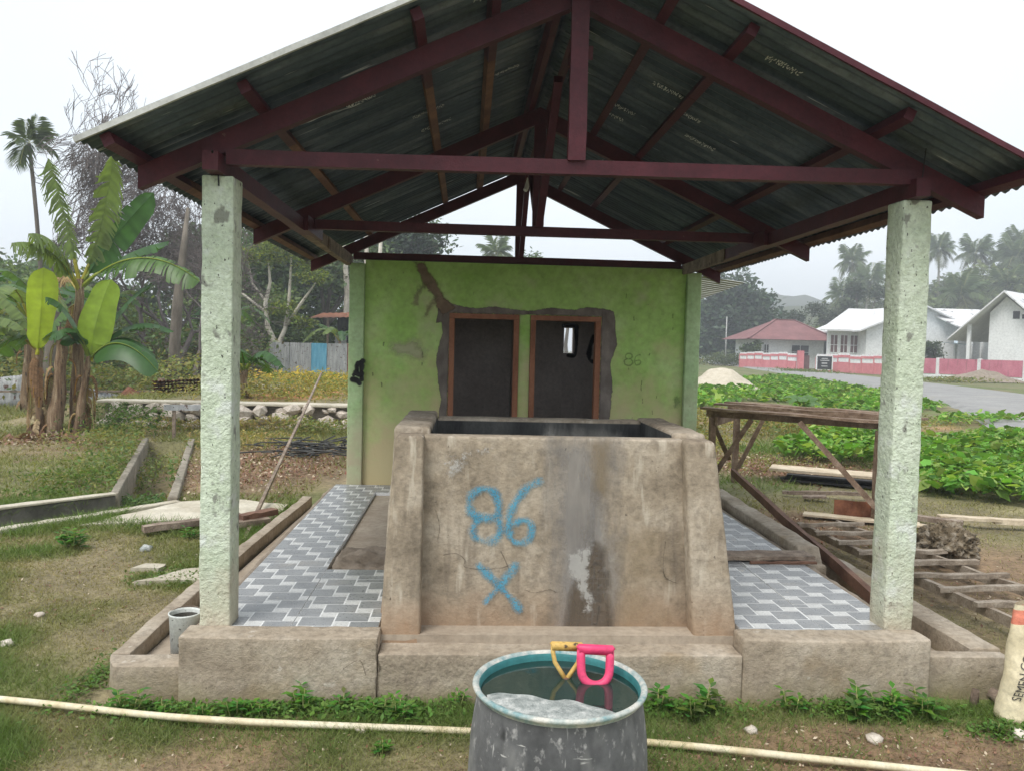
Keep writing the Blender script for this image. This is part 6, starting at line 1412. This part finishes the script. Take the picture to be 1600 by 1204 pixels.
WD = [(-1.42, -.22, .11, 45, 'leafy weed at the left gutter corner'), (-1.24, -.24, .12, 54, 'leafy weed below the bucket'), (-1.05, -.26, .10, 45, 'low weed left of centre under the left kerb'), (-.95, -.22, .14, 54, 'taller weed under the left kerb'), (-.86, -.27, .12, 54, 'weed beside the taller one under the left kerb'), (-.68, -.22, .16, 45, 'single upright weed against the left kerb'), (-.55, -.24, .10, 36, 'small weed between the upright weed and the crack'), (-.36, -.30, .14, 90, 'widest leafy weed in front of the kerb crack'), (-.26, -.32, .12, 63, 'weed right of the crack'), (-.05, -.24, .12, 36, 'sparse weed left of the drum'), (.86, -.24, .13, 45, 'weed just right of the drum'), (1.0, -.26, .14, 45, 'second weed right of the drum'), (1.14, -.22, .10, 27, 'small weed under the plinth end'), (1.52, -.24, .11, 36, 'small weed under the right kerb'), (1.78, -.26, .13, 63, 'leafy weed under the right kerb'), (1.93, -.27, .15, 72, 'biggest weed under the right kerb'), (2.08, -.25, .13, 54, 'weed near the right end of the kerb'), (-.3, -.62, .07, 63, 'low weed tuft in front of the pipe left of the drum'), (2.3, -.4, .08, 54, 'low weed by the cement sack'), (-2.95, 2.55, .2, 90, 'bright green weed by the ditch at the left edge'), (-2.2, 2.95, .12, 54, 'yellow-green weed in front of the pale slab')]
for x, y, h, nl, l in WD: weed(x+rnd.uniform(-.04, .04), y+rnd.uniform(-.03, .03), h*rnd.uniform(.6, 1.1), int(nl*rnd.uniform(.7, 1.3)), (.11, .23, .045), l, .75)
# grass blades
def grass():
    X = []; Y = []
    for (x0, x1, y0, y1, dens) in ((-2.6, 2.9, -1.0, -.1, 22000), (-3.9, -1.55, -.5, 2.2, 13000), (2.6, 4.6, -.6, 2.2, 2600), (-4.6, -1.6, 2.2, 4.4, 7500), (2.6, 6, 2.2, 5, 1500), (-7.5, -1.5, 4.4, 11.3, 1100), (2.4, 8, 5, 12, 330), (-11, -6, 9, 15, 350)):
        n = int((x1-x0)*(y1-y0)*dens); X.append(x0+(x1-x0)*RN.random(n)); Y.append(y0+(y1-y0)*RN.random(n))
    x = np.concatenate(X); y = np.concatenate(Y)
    g = green(x, y); s_ = soil(x, y); pr2 = (.42+.58*g)*(1-.85*np.clip(s_*1.2, 0, 1)); k = RN.random(len(x)) < pr2
    k &= ~((x > -1.66) & (x < 2.68) & (y > -.17) & (y < 6)); k &= ~(in_quad(x, y, DITCH_A) | in_quad(x, y, DITCH_B))
    k &= ~((x > -3.1) & (x < -1.72) & (y > 3.5) & (y < 4.45)); k &= ~((x > -2.15) & (x < -1.7) & (y > 1.7) & (y < 2.1)); k &= np.hypot(x-.322, y+1.2) > .3
    x, y, g = x[k], y[k], g[k]; n = len(x); z = gz(x, y)
    h = (.013+.036*g)*(.5+RN.random(n))*(1+.045*np.maximum(0, y-2)*5); wd = .0017+.0008*np.maximum(0, y); th = RN.random(n)*6.283; ln = RN.normal(size=(n, 2))*h[:, None]*.9
    c = np.stack([x, y, z-.003], 1); s2 = np.stack([np.cos(th)*wd, np.sin(th)*wd, np.zeros(n)], 1); tip = c+np.stack([ln[:, 0], ln[:, 1], h], 1)
    V = np.stack([c-s2, c+s2, tip], 1).reshape(-1, 3)
    mixg = np.clip(g+.35*(RN.random(n)-.5), 0, 1)[:, None]; col = np.array([.29, .25, .12])*(1-mixg)+np.array([.12, .19, .045])*mixg; col = col*(.65+.7*RN.random((n, 1)))
    return V, np.repeat(col, 3, 0)
V, C = grass(); tag(np_mesh('grass', V, 3, M['grassm'], C), 'short patchy dry and green grass around the shelter', 'grass', None, 'stuff')
# leaf litter and pale chips
def litter():
    zones = ((-2.6, 7.2, 1.3, 2.6, 4500, .045), (4.6, 7.8, 1.7, 1.6, 4500, .045), (3.2, 3.6, .9, .9, 900, .03), (0, -.6, 2.6, .35, 900, .014), (-2.6, 1.2, 1.2, 1.6, 700, .018), (3.8, 1.6, 1.2, 1.4, 700, .022), (-6.6, 9.2, 1.2, .7, 1400, .06), (1.8, -.6, .8, .25, 600, .016), (-6.6, 9.45, .55, .3, 260, .2), (1.2, -.75, 1.2, .3, 500, .014), (-2.2, -.6, 1.2, .3, 300, .014))
    P = []; s_ = []; c = []
    for (cx, cy, rx, ry, n, sz) in zones:
        x = cx+rx*np.clip(RN.normal(size=n)*.5, -1.4, 1.4); y = cy+ry*np.clip(RN.normal(size=n)*.5, -1.4, 1.4)
        k = ~((x > -1.7) & (x < 2.7) & (y > -.19) & (y < 6)) & (np.hypot(x-.322, y+1.2) > .32) & ~(in_quad(x, y, DITCH_B) | in_quad(x, y, DITCH_A)); x, y = x[k], y[k]; m_ = len(x)
        P.append(np.stack([x, y, gz(x, y)+.008+.01*RN.random(m_)], 1)); s_.append(sz*(.4+1.1*RN.random(m_))); c.append(vary((.22, .13, .085), m_, .45, (.48, .40, .30), .22))
    return leaves_quads(np.concatenate(P), np.concatenate(s_), np.concatenate(c), 1.6, .55)
V, C = litter(); tag(np_mesh('leaf_litter', V, 4, M['dryleaf'], C), 'dry brown leaf litter and chips scattered on bare soil', 'litter', None, 'stuff')
# a few stones and scraps on the lawn
for k, (x, y, r, l) in enumerate(((-2.42, 2.55, .05, 'crumpled white plastic scrap on the left lawn'), (-2.45, 1.05, .03, 'small pale stone on the left lawn'), (-2.36, .55, .035, 'pale stone near the left gutter corner'), (1.25, -.42, .03, 'pale stone in front of the right kerb'), (1.75, -.5, .035, 'pale stone left of the sack on bare soil'), (2.42, -.45, .04, 'grey stone beside the cement sack'), (.72, -.42, .025, 'little pale stone right of the drum'), (-.4, -.42, .03, 'pale rubble stone in front of the widest weed'), (-2.65, -.05, .035, 'pale stone at the left edge above the pipe'))):
    rock((x, y, float(gz(x, y))+r*.3), r, 20+k, M['scum' if k == 0 else 'stone'], 'stone' if k else 'plastic_scrap', l, 'stone' if k else 'scrap', .35, 2, .6)
# burnt twigs heap
TWG = empty('twig_heap', (-2.15, 8.0, 0), 'dark heap of burnt twigs beside the green building', 'twig heap'); b = MB()
for k in range(90):
    a = rnd.uniform(0, 6.28); c = Vector((-2.15+rnd.gauss(0, .35), 8.0+rnd.gauss(0, .3), rnd.uniform(.02, .2))); d = Vector((math.cos(a), math.sin(a), rnd.gauss(0, .12)))*rnd.uniform(.1, .35); b.tube([c-d, c+d], [.012, .006], 4)
b.build('twigs', M['lining'], TWG)
# drifting smoke is left to the haze: one even box of air round everything
m, n, b_ = nodes('haze air'); n.nodes.remove(b_); pv = n.nodes.new('ShaderNodeVolumePrincipled'); pv.inputs['Color'].default_value = (.93, .96, 1, 1); pv.inputs['Density'].default_value = .0022; pv.inputs['Anisotropy'].default_value = .2
n.links.new(pv.outputs[0], n.nodes['Material Output'].inputs['Volume'])
b = MB(); b.box(-262, 422, -62, 424, -2.2, 36); tag(b.build('haze', m), 'thin pale haze over the whole place', 'haze', None, 'stuff')
